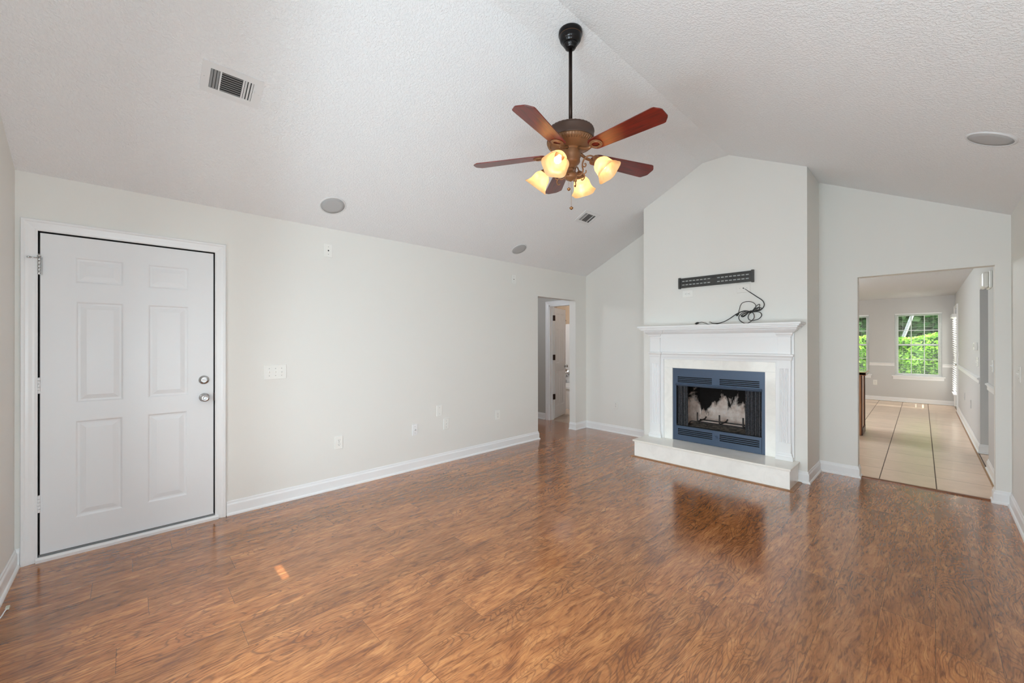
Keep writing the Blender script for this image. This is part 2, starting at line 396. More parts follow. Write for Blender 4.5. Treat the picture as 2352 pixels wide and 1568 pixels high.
# ------------------------------------------------------------------ mesh builder
class MB:
    def __init__(s): s.v = []; s.f = []; s.sm = []
    def add(s, vs, fs, smooth=False):
        k = len(s.v); s.v += [tuple(v) for v in vs]
        for f in fs: s.f.append(tuple(i + k for i in f)); s.sm.append(smooth)
    def box(s, a, b):
        x0, y0, z0 = [min(p, q) for p, q in zip(a, b)]; x1, y1, z1 = [max(p, q) for p, q in zip(a, b)]
        s.add([(x0, y0, z0), (x1, y0, z0), (x1, y1, z0), (x0, y1, z0), (x0, y0, z1), (x1, y0, z1), (x1, y1, z1), (x0, y1, z1)],
              [(0, 3, 2, 1), (4, 5, 6, 7), (0, 1, 5, 4), (1, 2, 6, 5), (2, 3, 7, 6), (3, 0, 4, 7)])
    def bbox(s, a, b, e=0.003):
        """box with chamfered edges"""
        x0, y0, z0 = [min(p, q) for p, q in zip(a, b)]; x1, y1, z1 = [max(p, q) for p, q in zip(a, b)]
        bm = bmesh.new(); r = bmesh.ops.create_cube(bm, size=1.0)
        for v in bm.verts:
            v.co = Vector(((x0 + x1) / 2 + v.co.x * (x1 - x0), (y0 + y1) / 2 + v.co.y * (y1 - y0), (z0 + z1) / 2 + v.co.z * (z1 - z0)))
        bmesh.ops.bevel(bm, geom=bm.edges[:], offset=e, segments=2, profile=0.5, affect='EDGES')
        s.bm(bm)
    def bm(s, bm, smooth=False):
        bm.verts.index_update()
        s.add([v.co[:] for v in bm.verts], [[v.index for v in f.verts] for f in bm.faces], smooth); bm.free()
    def lathe(s, prof, n=32, M=None, smooth=True, cap=True, mod=None):
        vs = []
        for (r, z) in prof:
            for i in range(n):
                a = 2 * PI * i / n
                rr2 = r * (mod(a, r, z) if mod else 1)
                vs.append(Vector((rr2 * math.cos(a), rr2 * math.sin(a), z)))
        if M: vs = [M @ v for v in vs]
        fs = []
        for k in range(len(prof) - 1):
            for i in range(n):
                j = (i + 1) % n
                fs.append((k * n + i, k * n + j, (k + 1) * n + j, (k + 1) * n + i))
        s.add(vs, fs, smooth)
        if cap:
            s.add(vs[:n], [tuple(range(n - 1, -1, -1))]); s.add(vs[-n:], [tuple(range(n))])
    def tube(s, pts, r, n=8, smooth=True, closed=False):
        pts = [Vector(p) for p in pts]; m = len(pts)
        rad = r if isinstance(r, (list, tuple)) else [r] * m
        t0 = (pts[1] - pts[0]).normalized()
        up = Vector((0, 0, 1)) if abs(t0.z) < 0.9 else Vector((1, 0, 0))
        nrm = (up - t0 * up.dot(t0)).normalized()
        vs = []
        for i, p in enumerate(pts):
            if closed: t = (pts[(i + 1) % m] - pts[i - 1]).normalized()
            else: t = (pts[min(i + 1, m - 1)] - pts[max(i - 1, 0)]).normalized()
            nrm = (nrm - t * nrm.dot(t))
            nrm = nrm.normalized() if nrm.length > 1e-6 else Vector((1, 0, 0))
            b = t.cross(nrm)
            for k in range(n):
                a = 2 * PI * k / n
                vs.append(p + (nrm * math.cos(a) + b * math.sin(a)) * rad[i])
        fs = []
        for i in range(m if closed else m - 1):
            i2 = (i + 1) % m
            for k in range(n):
                k2 = (k + 1) % n
                fs.append((i * n + k, i * n + k2, i2 * n + k2, i2 * n + k))
        s.add(vs, fs, smooth)
        if not closed:
            s.add(vs[:n], [tuple(range(n - 1, -1, -1))]); s.add(vs[-n:], [tuple(range(n))])
    def poly(s, loops, fn, t):
        """extruded polygon with holes: loops in 2D, fn(u,v,d)->3D, thickness t"""
        if len(loops) > 1:
            # convex outline with rectangular holes: grid of cells clipped to the outline
            out = loops[0]; area = sum(out[i][0] * out[(i + 1) % len(out)][1] - out[(i + 1) % len(out)][0] * out[i][1] for i in range(len(out)))
            if area < 0: out = out[::-1]
            hb_ = [(min(p[0] for p in L), max(p[0] for p in L), min(p[1] for p in L), max(p[1] for p in L)) for L in loops[1:]]
            us = sorted({min(p[0] for p in out), max(p[0] for p in out), *[q for h in hb_ for q in h[:2]]})
            vs2 = sorted({min(p[1] for p in out), max(p[1] for p in out), *[q for h in hb_ for q in h[2:]]})
            for i in range(len(us) - 1):
                for j in range(len(vs2) - 1):
                    cu, cv = (us[i] + us[i + 1]) / 2, (vs2[j] + vs2[j + 1]) / 2
                    if any(h[0] < cu < h[1] and h[2] < cv < h[3] for h in hb_): continue
                    P = [(us[i], vs2[j]), (us[i + 1], vs2[j]), (us[i + 1], vs2[j + 1]), (us[i], vs2[j + 1])]
                    for k in range(len(out)):
                        a, b = out[k], out[(k + 1) % len(out)]
                        sd = lambda p: (b[0] - a[0]) * (p[1] - a[1]) - (b[1] - a[1]) * (p[0] - a[0])
                        Q = []
                        for q in range(len(P)):
                            p1, p2 = P[q], P[(q + 1) % len(P)]; d1, d2 = sd(p1), sd(p2)
                            if d1 >= -1e-9: Q.append(p1)
                            if (d1 > 1e-9 and d2 < -1e-9) or (d1 < -1e-9 and d2 > 1e-9):
                                t_ = d1 / (d1 - d2); Q.append((p1[0] + (p2[0] - p1[0]) * t_, p1[1] + (p2[1] - p1[1]) * t_))
                        P = Q
                        if len(P) < 3: break
                    if len(P) < 3: continue
                    n = len(P)
                    s.add([fn(p[0], p[1], 0) for p in P] + [fn(p[0], p[1], t) for p in P], [tuple(range(n)), tuple(range(2 * n - 1, n - 1, -1))])
        else:
            lp = [[Vector((p[0], p[1], 0)) for p in L] for L in loops]
            tris = tessellate_polygon(lp)
            flat = [p for L in loops for p in L]
            F = [fn(p[0], p[1], 0) for p in flat]; B = [fn(p[0], p[1], t) for p in flat]; n = len(flat)
            s.add(F + B, [tuple(a) for a in tris] + [tuple(i + n for i in reversed(a)) for a in tris])
        k = 0
        for L in loops:
            m = len(L); vs = []
            for p in L: vs.append(fn(p[0], p[1], 0)); vs.append(fn(p[0], p[1], t))
            s.add(vs, [(2 * i, 2 * ((i + 1) % m), 2 * ((i + 1) % m) + 1, 2 * i + 1) for i in range(m)])
            k += m
    def sweep(s, path, prof, fn, closed=False, smooth=False):
        """mitred moulding: path in 2D, profile points (offset to the left of travel, height), fn(u,v,h)->3D"""
        m = len(path); P = [Vector((p[0], p[1])) for p in path]
        def nor(a, b):
            d = (b - a).normalized(); return Vector((-d.y, d.x))
        vs = []; n = len(prof)
        for i in range(m):
            if closed: n0 = nor(P[i - 1], P[i]); n1 = nor(P[i], P[(i + 1) % m])
            else:
                n0 = nor(P[i - 1], P[i]) if i > 0 else nor(P[0], P[1])
                n1 = nor(P[i], P[i + 1]) if i < m - 1 else n0
            mi = (n0 + n1); mi = mi / max(1e-6, mi.dot(n1)) if mi.length > 1e-6 else n1
            for (o, h) in prof:
                q = P[i] + mi * o; vs.append(fn(q.x, q.y, h))
        fs = []
        for i in range(m if closed else m - 1):
            j = (i + 1) % m
            for k in range(n):
                k2 = (k + 1) % n
                fs.append((i * n + k, j * n + k, j * n + k2, i * n + k2))
        s.add(vs, fs, smooth)
        if not closed:
            s.add(vs[:n], [tuple(range(n))]); s.add(vs[-n:], [tuple(range(n - 1, -1, -1))])
    def map(s, fn): s.v = [tuple(fn(Vector(v))) for v in s.v]; return s
    def build(s, name, m, parent=None, bevel=0, shift=None):
        me = bpy.data.meshes.new(name)
        vs = s.v
        if shift is not None: vs = [(v[0] - shift[0], v[1] - shift[1], v[2] - shift[2]) for v in vs]
        me.from_pydata(vs, [], s.f)
        me.polygons.foreach_set('use_smooth', s.sm)
        bm = bmesh.new(); bm.from_mesh(me); bmesh.ops.remove_doubles(bm, verts=bm.verts, dist=1e-6)
        bmesh.ops.recalc_face_normals(bm, faces=bm.faces); bm.to_mesh(me); bm.free()
        me.materials.append(m)
        o = bpy.data.objects.new(name, me); C.objects.link(o)
        if parent: o.parent = parent
        if bevel:
            b = o.modifiers.new('bevel', 'BEVEL'); b.width = bevel; b.segments = 2; b.limit_method = 'ANGLE'; b.angle_limit = 0.6
        return o

def tag(o, label=None, cat=None, group=None, kind=None):
    if label: o['label'] = label
    if cat: o['category'] = cat
    if group: o['group'] = group
    if kind: o['kind'] = kind
    return o
def thing(name, label, cat, loc=(0, 0, 0), M=None, group=None):
    o = bpy.data.objects.new(name, None); C.objects.link(o); o.empty_display_size = 0.05
    if M is not None: o.matrix_world = M
    else: o.location = loc
    return tag(o, label, cat, group)
def struct(name, mb, m, bevel=0, parent=None):
    o = mb.build(name, m, parent, bevel)
    if not parent: o['kind'] = 'structure'
    return o
def sroot(name, loc):
    o = bpy.data.objects.new(name, None); C.objects.link(o); o.location = loc; o['kind'] = 'structure'; return o
def box_mb(*bs):
    m = MB()
    for a, b in bs: m.box(a, b)
    return m
def copy_tree(o, M):
    c = o.copy(); C.objects.link(c); c.matrix_world = M
    for ch in list(o.children):
        d = ch.copy(); C.objects.link(d); d.parent = c
        for g in list(ch.children):
            e = g.copy(); C.objects.link(e); e.parent = d
    return c

# ------------------------------------------------------------------ room shell
XL, XR, YF, YN, YC = -3.8117, 0.4367, 5.2533, -0.4987, 4.6901
ZW = 2.390; XK0, XK1, ZK = -1.8027, -1.5292, 3.3685
XC0, XC1 = -2.5197, -0.8363
TW = 0.115
SK = 0.0155; XKR = 0.412
def skew(v): return Vector((v.x - SK * (v.y - 5.36), v.y, v.z))
def ceil_z(x):
    if x < XK0: return ZW + (ZK - ZW) * (x - XL) / (XK0 - XL)
    if x > XK1: return ZW + (ZK - ZW) * (XR - x) / (XR - XK1)
    return ZK
def rect(a, b, c, d): return [(a, c), (b, c), (b, d), (a, d)]
HY0, HY1, HZ = 4.1267, 4.9779, 1.992
DY0, DY1, DZ = -0.412, 0.481, 2.044
OX0, OX1, OZ = -0.5271, 0.3505, 1.9925

w = MB(); w.box((XL - 0.0, YN - 0.15, -0.06), (XR + 0.15, 5.290, 0.0)); w.box((-6.2, 2.6, -0.06), (XL, 5.300, 0.0)); w.box((XL - 0.13, DY0, -0.06), (XL, DY1, -0.001))
struct('floor', w, M_FLOOR)
w = MB(); w.box((-3.7, 5.325, -0.06), (0.80, 12.75, -0.004)); struct('floor_kitchen', w, M_TILE)
w = MB(); w.box((-6.2, 5.30, -0.06), (-3.93, 7.6, -0.002)); struct('floor_bathroom', w, M_BTILE)

w = MB()
w.poly([[(YN - 0.15, -0.06), (DY0, -0.06), (DY0, DZ), (DY1, DZ), (DY1, -0.06), (HY0, -0.06), (HY0, HZ), (HY1, HZ), (HY1, -0.06), (YF, -0.06), (YF, ZW + 0.06), (YN - 0.15, ZW + 0.06)]],
       lambda u, v, d: (XL - d, u, v), TW)
struct('wall_left', w, M_WALL)
w = MB()
w.poly([[(XL - TW, -0.06), (OX0, -0.06), (OX0, OZ), (OX1, OZ), (OX1, -0.06), (XR + 0.12, -0.06), (XR + 0.12, ZW - 0.03), (XK1, ZK + 0.03), (XK0, ZK + 0.03), (XL - TW, ZW - 0.03)]],
       lambda u, v, d: (u, YF + d, v), TW)
struct('wall_far', w, M_WALL)
# right wall with an unseen slit added to let one sliver of sun in
SLY, SLZ, SLH, SLW = 0.65, 1.98, 0.150, 0.050
w = MB()
w.poly([rect(YN - 0.15, YF + TW, -0.06, ZW + 0.06)[::1], rect(SLY - 0.03, SLY + 0.03, 1.75, 2.02), rect(*RW2)], lambda u, v, d: (XR + d, u, v), 0.12)
struct('wall_right', w, M_WALL)
w = MB()
w.poly([[(XL - 0.12, -0.06), (XR + 0.12, -0.06), (XR + 0.12, ZW - 0.03), (XK1, ZK + 0.03), (XK0, ZK + 0.03), (XL - 0.12, ZW - 0.03)]]
       + [rect(*q) for q in NEAR_WIN], lambda u, v, d: (u, YN - d, v), 0.14)
struct('wall_near', w, M_WALL)
w = MB()
cs = [(XL - 0.15, ceil_z(XL) - 0.073), (XK0, ZK), (XK1, ZK), (XR + 0.15, ZW - 0.0745)]
top = [(x, z + 0.09) for x, z in cs][::-1]
w.poly([cs + top], lambda u, v, d: (u, YN - 0.15 + d, v), (YF + TW) - (YN - 0.15))
struct('ceiling', w, M_CEIL)
# chimney breast with an opening for the firebox
FX0, FX1, FZ0, FZ1 = -2.150, -1.190, 0.195, 1.042
w = MB()
w.poly([[(XC0, 0), (XC1, 0), (XC1, ceil_z(XC1) + 0.01), (XK1, ZK + 0.01), (XK0, ZK + 0.01), (XC0, ceil_z(XC0) + 0.01)], rect(FX0, FX1, FZ0, FZ1)],
       lambda u, v, d: (u, YC + d, v), YF - YC - 0.001)
struct('wall_chimney', w, M_WALL)

# kitchen shell
KY0, KY1, KZ = YF + TW, 12.606, 2.335
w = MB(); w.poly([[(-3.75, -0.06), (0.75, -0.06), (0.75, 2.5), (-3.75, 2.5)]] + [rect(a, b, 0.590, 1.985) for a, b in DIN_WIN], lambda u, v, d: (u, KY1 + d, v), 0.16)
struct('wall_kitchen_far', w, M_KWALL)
RY0, RY1, RZ = 6.590, 7.460, 1.978
KD0, KD1, KDZ = 11.60, 12.46, 2.03
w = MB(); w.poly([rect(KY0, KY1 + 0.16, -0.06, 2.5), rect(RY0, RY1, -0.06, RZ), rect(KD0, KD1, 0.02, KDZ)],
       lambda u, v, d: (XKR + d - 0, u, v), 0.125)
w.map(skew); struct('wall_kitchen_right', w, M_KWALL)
w = MB(); w.poly([rect(KY0, KY1 + 0.16, -0.06, 2.5), rect(8.5, 10.5, 0.45, 2.05)], lambda u, v, d: (-3.60 - d, u, v), 0.12)  # opening out of view, added to let more light in
struct('wall_kitchen_left', w, M_KWALL)
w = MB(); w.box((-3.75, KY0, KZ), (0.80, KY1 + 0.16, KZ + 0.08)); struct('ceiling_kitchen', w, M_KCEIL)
# space beyond the recess in the kitchen wall
w = MB(); w.box((0.60, RY0 - 0.3, -0.06), (1.40, RY1 + 0.3, -0.01)); w.box((1.40, RY0 - 0.3, -0.06), (1.46, RY1 + 0.3, 2.4))
w.box((0.5, RY0 - 0.36, -0.06), (1.46, RY0 - 0.3, 2.4)); w.box((0.5, RY1 + 0.3, -0.06), (1.46, RY1 + 0.36, 2.4)); w.box((0.5, RY0 - 0.36, 2.4), (1.46, RY1 + 0.36, 2.46))
struct('wall_pantry', w, M_KWALL)

# hallway and bathroom shell (seen through the left wall opening)
HB = 5.270
BX0, BX1, BZ = -4.605, -3.965, 1.985
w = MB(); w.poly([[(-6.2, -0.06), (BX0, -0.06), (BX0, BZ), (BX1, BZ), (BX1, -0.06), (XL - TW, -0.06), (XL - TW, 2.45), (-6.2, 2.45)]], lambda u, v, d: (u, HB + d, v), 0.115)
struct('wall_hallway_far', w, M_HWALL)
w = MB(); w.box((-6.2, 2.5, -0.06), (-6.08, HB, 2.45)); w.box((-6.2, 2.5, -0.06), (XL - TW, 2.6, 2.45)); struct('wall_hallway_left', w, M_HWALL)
w = MB(); w.box((-6.2, 2.5, 2.36), (XL - TW + 0.01, HB + 0.02, 2.45)); struct('ceiling_hallway', w, M_KCEIL)
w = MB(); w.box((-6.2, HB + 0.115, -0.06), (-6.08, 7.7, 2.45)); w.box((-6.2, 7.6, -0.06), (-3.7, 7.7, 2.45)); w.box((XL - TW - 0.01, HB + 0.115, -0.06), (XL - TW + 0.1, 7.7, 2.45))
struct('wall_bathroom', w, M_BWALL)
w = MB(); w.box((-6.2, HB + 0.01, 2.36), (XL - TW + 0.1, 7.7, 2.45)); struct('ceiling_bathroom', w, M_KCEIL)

# ------------------------------------------------------------------ baseboards, trim
BP = [(0.0, 0.0), (0.024, 0.0), (0.024, 0.008), (0.020, 0.016), (0.013, 0.020), (0.013, 0.080), (0.011, 0.086), (0.007, 0.092), (0.006, 0.104), (0.003, 0.110), (0.0, 0.110)]
def base_run(name, path, sk=False, mt=None, prof=BP):
    m = MB(); m.sweep(path, prof, lambda u, v, h: (u, v, h))
    if sk: m.map(skew)
    return struct(name, m, mt or M_TRIM)
CW = 0.068   # casing width
e = 0.0005
# travel so that the room lies to the left
base_run('baseboard_left', [(XL - TW, HY0 + e), (XL + e, HY0 + e), (XL + e, DY1 + CW)][::1] if False else [(XL - TW + 0.0, HY0 + e), (XL + e, HY0 + e), (XL + e, DY1 + CW)][::-1][::-1])
base_run('baseboard_far', [(XC0 - e, YC + 0.30), (XC0 - e, YF - e), (XL + e, YF - e), (XL + e, HY1 - e), (XL - TW, HY1 - e)])
base_run('baseboard_chimney', [(OX0 + e, YF + TW), (OX0 + e, YF - e), (XC1 + e, YF - e), (XC1 + e, YC - e), (XC1 - 0.095, YC - e)])
base_run('baseboard_right', [(XR - e, YN + e), (XR - e, YF - e), (OX1 - e, YF - e), (OX1 - e, YF + TW)])
base_run('baseboard_near', [(XL + e, -0.478), (XL + e, YN + e), (XR - e, YN + e)])
base_run('baseboard_kitchen_far', [(XKR + 0.03, KY1 - e), (-3.6, KY1 - e)], prof=[(o, h * 0.85) for o, h in BP])
base_run('baseboard_kitchen_right', [(XKR + 0.125, RY1 - e), (XKR - e, RY1 - e), (XKR - e, KD0 - 0.06)], sk=True)
base_run('baseboard_kitchen_near', [(XKR - e, KY0), (XKR - e, RY0 + e), (XKR + 0.125, RY0 + e)], sk=True)
base_run('baseboard_hallway', [(BX0 - 0.075, HB - e), (-6.08, HB - e)])
# quarter round oak strip of the kitchen floor edge along the right wall
m = MB(); m.sweep([(XKR - 0.025, KY0 + 0.02), (XKR - 0.025, KD0)], [(0, 0), (0.010, 0), (0.006, 0.007), (0, 0.012)], lambda u, v, h: (u, v, h - 0.003)); m.map(skew)
struct('trim_1', m, M_TOE)
# threshold between wood and tile
m = MB(); m.sweep([(OX1, 5.285), (OX0, 5.285)][::-1], [(0, 0), (0, 0.006), (0.008, 0.010), (0.036, 0.010), (0.044, 0.004), (0.044, -0.004)], lambda u, v, h: (u, v, h))
struct('trim_2', m, M_THRESH)

# door casing helper in a wall plane
CP = [(0.0, 0.0), (0.0, 0.009), (0.006, 0.011), (0.012, 0.010), (0.022, 0.012), (0.036, 0.016), (0.048, 0.018), (0.054, 0.022), (0.064, 0.022), (0.068, 0.018), (0.068, 0.0)]
def casing(name, pts, fn, k=1.0):
    m = MB(); m.sweep(pts, [(o * k, h) for o, h in CP], fn); return struct(name, m, M_TRIM)
# front door (door_1) in the left wall
JW = 0.004
cz = 0.0
casing('trim_3', [(DY1 - JW, 0.0), (DY1 - JW, DZ - JW), (DY0 + JW, DZ - JW), (DY0 + JW, 0.0)][::-1], lambda u, v, h: (XL + h, u, v))
# jamb
m = MB()
m.box((XL - TW, DY0, 0.0), (XL + 0.002, DY0 + 0.006, DZ)); m.box((XL - TW, DY1 - 0.006, 0.0), (XL + 0.002, DY1, DZ)); m.box((XL - TW, DY0, DZ - 0.006), (XL + 0.002, DY1, DZ))
m.box((XL - TW, DY0, 0), (XL - 0.060, DY0 + 0.02, DZ)); m.box((XL - TW, DY1 - 0.02, 0), (XL - 0.060, DY1, DZ)); m.box((XL - TW, DY0, DZ - 0.02), (XL - 0.060, DY1, DZ))
struct('trim_4', m, M_GAP)
# white sill board and grey weatherstrip under the door
m = MB(); m.box((XL - 0.05, DY0 + 0.006, 0.0), (XL + 0.016, DY1 - 0.006, 0.010)); m.sweep([(DY0 - 0.002, 0.0), (DY1 + 0.016, 0.0)], [(0, 0.012), (0, 0.030), (0.018, 0.032), (0.030, 0.026), (0.030, 0.012)], lambda u, v, h: (XL + h, u, v))
struct('trim_5', m, M_TRIM)
m = MB(); m.box((XL - 0.048, DY0 + 0.007, 0.010), (XL + 0.004, DY1 - 0.007, 0.038)); struct('trim_6', m, M_GREYSEAL)

def panel_door(u0, u1, v0, v1, th, panels, fn, both=False):
    """slab with raised panels; panels = list of (ua,ub,va,vb); fn(u,v,d) d=0 front, positive inward"""
    m = MB()
    us = sorted({u0, u1, *[p[0] for p in panels], *[p[1] for p in panels]}); vs_ = sorted({v0, v1, *[p[2] for p in panels], *[p[3] for p in panels]})
    def inside(a, b):
        return any(p[0] <= a <= p[1] and p[2] <= b <= p[3] for p in panels)
    sides = [(0.0, 1)] + ([(th, -1)] if both else [])
    for d0, sg in sides:
        for i in range(len(us) - 1):
            for j in range(len(vs_) - 1):
                if inside((us[i] + us[i + 1]) / 2, (vs_[j] + vs_[j + 1]) / 2): continue
                m.add([fn(us[i], vs_[j], d0), fn(us[i + 1], vs_[j], d0), fn(us[i + 1], vs_[j + 1], d0), fn(us[i], vs_[j + 1], d0)], [(0, 1, 2, 3)])
        for (a, b, c, d) in panels:
            rings = [(0.0, 0.0), (0.004, 0.001), (0.011, 0.0065), (0.016, 0.0070), (0.022, 0.0070), (0.046, 0.0018), (0.049, 0.0012)]
            L = []
            for o, dp in rings:
                L.append([fn(a + o, c + o, d0 + sg * dp), fn(b - o, c + o, d0 + sg * dp), fn(b - o, d - o, d0 + sg * dp), fn(a + o, d - o, d0 + sg * dp)])
            for r1, r2 in zip(L, L[1:]):
                for k in range(4):
                    m.add([r1[k], r1[(k + 1) % 4], r2[(k + 1) % 4], r2[k]], [(0, 1, 2, 3)])
            m.add(L[-1], [(0, 1, 2, 3)])
    if not both: m.add([fn(u0, v0, th), fn(u1, v0, th), fn(u1, v1, th), fn(u0, v1, th)], [(3, 2, 1, 0)])
    for (a, b), (c, d) in (((u0, v0), (u1, v0)), ((u1, v0), (u1, v1)), ((u1, v1), (u0, v1)), ((u0, v1), (u0, v0))):
        m.add([fn(a, b, 0), fn(c, d, 0), fn(c, d, th), fn(a, b, th)], [(0, 1, 2, 3)])
    return m
door = sroot('door_1', (XL, 0.03, 0.0))
sh = (XL, 0.03, 0.0)
panels = [(-0.253, -0.027, 1.735, 1.901), (0.096, 0.321, 1.735, 1.901), (-0.250, -0.027, 0.962, 1.616), (0.096, 0.320, 0.962, 1.616), (-0.252, -0.031, 0.225, 0.846), (0.093, 0.313, 0.225, 0.846)]
SD0, SD1 = DY0 + 0.013, DY1 - 0.013
m = panel_door(SD0, SD1, 0.040, DZ - 0.014, 0.044, panels, lambda u, v, d: (XL - 0.002 - d, u, v))
m.build('door_slab', M_DOOR, door, shift=sh)
for k, (z0, z1) in enumerate(((1.770, 1.878), (1.036, 1.135), (0.303, 0.408))):
    m = MB()
    n = 5; hh = (z1 - z0) / n
    for i in range(n):
        m.lathe([(0.0068, z0 + i * hh + 0.0008), (0.0075, z0 + i * hh + 0.002), (0.0075, z0 + (i + 1) * hh - 0.002), (0.0068, z0 + (i + 1) * hh - 0.0008)], 14, Matrix.Translation((XL + 0.006, SD0 - 0.004, 0)))
    m.box((XL - 0.004, SD0 - 0.006, z0), (XL + 0.0015, SD0 + 0.010, z1))
    hg = m.build('hinge', M_DOOR if k else M_NICKEL, door, shift=sh)
    if k == 0:
        m = MB(); m.lathe([(0.004, z1), (0.010, z1 + 0.002), (0.010, z1 + 0.008), (0.005, z1 + 0.012), (0.005, z1 + 0.02)], 14, Matrix.Translation((XL + 0.006, SD0 - 0.004, 0)))
        m.tube([(XL + 0.012, SD0 - 0.004, z1 - 0.005), (XL + 0.03, SD0 - 0.035, z1 - 0.008)], 0.003, 8)
        m.tube([(XL + 0.03, SD0 - 0.035, z1 - 0.008), (XL + 0.037, SD0 - 0.048, z1 - 0.009)], 0.006, 8)
        m.build('door_stop', M_NICKEL, door, shift=sh)
def rotX(y, z, x=XL - 0.002): return Matrix.Translation((x, y, z)) @ Matrix.Rotation(PI / 2, 4, 'Y')
m = MB(); m.lathe([(0.033, 0.0), (0.033, 0.004), (0.029, 0.010), (0.020, 0.012), (0.0185, 0.014)], 28, rotX(0.410, 1.068)); db = m.build('deadbolt', M_NICKEL, door, shift=sh)
m = MB(); m.bbox((XL + 0.012, 0.390, 1.060), (XL + 0.030, 0.428, 1.076), 0.004); m.build('thumb_turn', M_NICKEL, door, shift=sh)
m = MB(); m.lathe([(0.033, 0.0), (0.033, 0.004), (0.028, 0.009), (0.014, 0.011), (0.013, 0.030), (0.022, 0.036), (0.0275, 0.046), (0.0275, 0.054), (0.022, 0.061), (0.012, 0.063), (0.011, 0.060)], 28, rotX(0.412, 0.935))
m.build('door_knob', M_NICKEL, door, shift=sh)
m = MB(); m.bbox((XL + 0.058, 0.4065, 0.929), (XL + 0.066, 0.4175, 0.941), 0.002); m.build('lock_button', M_NICKEL, door, shift=sh)
m = MB(); m.box((XL - 0.02, SD1 - 0.001, 0.905), (XL + 0.002, SD1 + 0.011, 0.965)); m.build('strike_plate', M_BRONZE, door, shift=sh)

# ------------------------------------------------------------------ wall plates (local frame: x right, y into wall, z up)
def Mwall(loc, side, turn=0.0):
    rz = {'left': PI / 2, 'far': 0.0, 'right': -PI / 2}[side]
    return Matrix.Translation(loc) @ Matrix.Rotation(rz, 4, 'Z') @ Matrix.Rotation(turn, 4, 'Y')
def plate(name, label, cat, M, w=0.072, h=0.118, kind='duplex', group=None, mt=None):
    t = thing(name, label, cat, M=M, group=group)
    mt = mt or M_PLATE
    m = MB(); m.bbox((-w / 2, -0.007, -h / 2), (w / 2, 0.0, h / 2), 0.0028); m.build('cover_plate', mt, t)
    def screw(x, z):
        q = MB(); q.lathe([(0.0034, 0.0), (0.0034, 0.0012), (0.002, 0.0018)], 10, Matrix.Translation((x, -0.0068, z)) @ Matrix.Rotation(PI / 2, 4, 'X')); q.build('screw', M_SCREW, t)
    if kind == 'duplex':
        screw(0, 0)
        for s in (1, -1):
            r = MB(); r.lathe([(0.0165, 0.0), (0.0165, 0.0018), (0.0155, 0.0024)], 20, Matrix.Translation((0, -0.0068, s * 0.0195)) @ Matrix.Rotation(PI / 2, 4, 'X'), mod=lambda a, r_, z: min(1.0, 0.80 / max(0.3, abs(math.sin(a)))))
            f = r.build('receptacle', mt, t)
            q = MB(); z = s * 0.0195
            q.box((-0.0075, -0.0096, z - 0.001), (-0.0055, -0.009, z + 0.008)); q.box((0.0055, -0.0096, z), (0.0075, -0.009, z + 0.007)); q.lathe([(0.0028, 0), (0.0028, 0.0006)], 10, Matrix.Translation((0, -0.009, z - 0.0075)) @ Matrix.Rotation(PI / 2, 4, 'X'))
            q.build('slot', M_SLOT, f)
    elif kind.startswith('toggle'):
        n = int(kind[6:]); pitch = 0.0462
        for i in range(n):
            x = (i - (n - 1) / 2) * pitch
            screw(x, 0.030); screw(x, -0.030)
            up = 1 if i < n - 1 or n == 1 else -1
            q = MB(); q.bbox((x - 0.0055, -0.0085, -0.0125), (x + 0.0055, -0.006, 0.0125), 0.0008); q.build('toggle_frame', M_SCREW if False else mt, t)
            q = MB(); q.add([(x - 0.004, -0.007, -0.006), (x + 0.004, -0.007, -0.006), (x + 0.004, -0.007, 0.006), (x - 0.004, -0.007, 0.006),
                             (x - 0.003, -0.021, up * 0.009 - 0.003), (x + 0.003, -0.021, up * 0.009 - 0.003), (x + 0.003, -0.021, up * 0.009 + 0.003), (x - 0.003, -0.021, up * 0.009 + 0.003)],
                            [(0, 3, 2, 1), (4, 5, 6, 7), (0, 1, 5, 4), (1, 2, 6, 5), (2, 3, 7, 6), (3, 0, 4, 7)]); q.build('toggle', mt, t)
    elif kind == 'blank':
        screw(0, 0.034); screw(0, -0.034)
    elif kind == 'hole':
        screw(0, 0.034); screw(0, -0.034)
        q = MB(); q.lathe([(0.0065, 0), (0.0065, 0.0012), (0.003, 0.0014)], 14, Matrix.Translation((0, -0.0065, 0)) @ Matrix.Rotation(PI / 2, 4, 'X')); q.build('cable_hole', M_SLOT, t)
    elif kind == 'coax':
        screw(0, 0.034); screw(0, -0.034)
        q = MB(); q.lathe([(0.0075, 0), (0.0075, 0.003), (0.0048, 0.003), (0.0048, 0.014), (0.003, 0.014)], 12, Matrix.Translation((0, -0.0065, 0)) @ Matrix.Rotation(PI / 2, 4, 'X')); q.build('coax_jack', M_NICKEL, t)
    elif kind == 'dot':
        screw(0, 0.034); screw(0, -0.034)
        q = MB(); q.lathe([(0.004, 0), (0.004, 0.002), (0.002, 0.003)], 10, Matrix.Translation((0, -0.0065, 0)) @ Matrix.Rotation(PI / 2, 4, 'X')); q.build('jack', M_SCREW, t)
    elif kind == 'decora':
        q = MB(); q.bbox((-0.0165, -0.010, -0.033), (0.0165, -0.006, 0.033), 0.001); q.build('rocker', mt, t)
        screw(0, 0.048); screw(0, -0.048)
    return t
G1 = None
plate('switch_plate', 'ivory three-toggle light switch plate on the wall right of the front door', 'light switch', Mwall((XL, 0.888, 1.103), 'left'), 0.164, 0.120, 'toggle3')
plate('wall_outlet', 'ivory duplex outlet low on the left wall, the nearest to the front door', 'outlet', Mwall((XL, 1.408, 0.423), 'left'))
plate('wall_outlet', 'small ivory duplex outlet low on the left wall, nearest the hallway opening', 'outlet', Mwall((XL, 3.374, 0.431), 'left'))
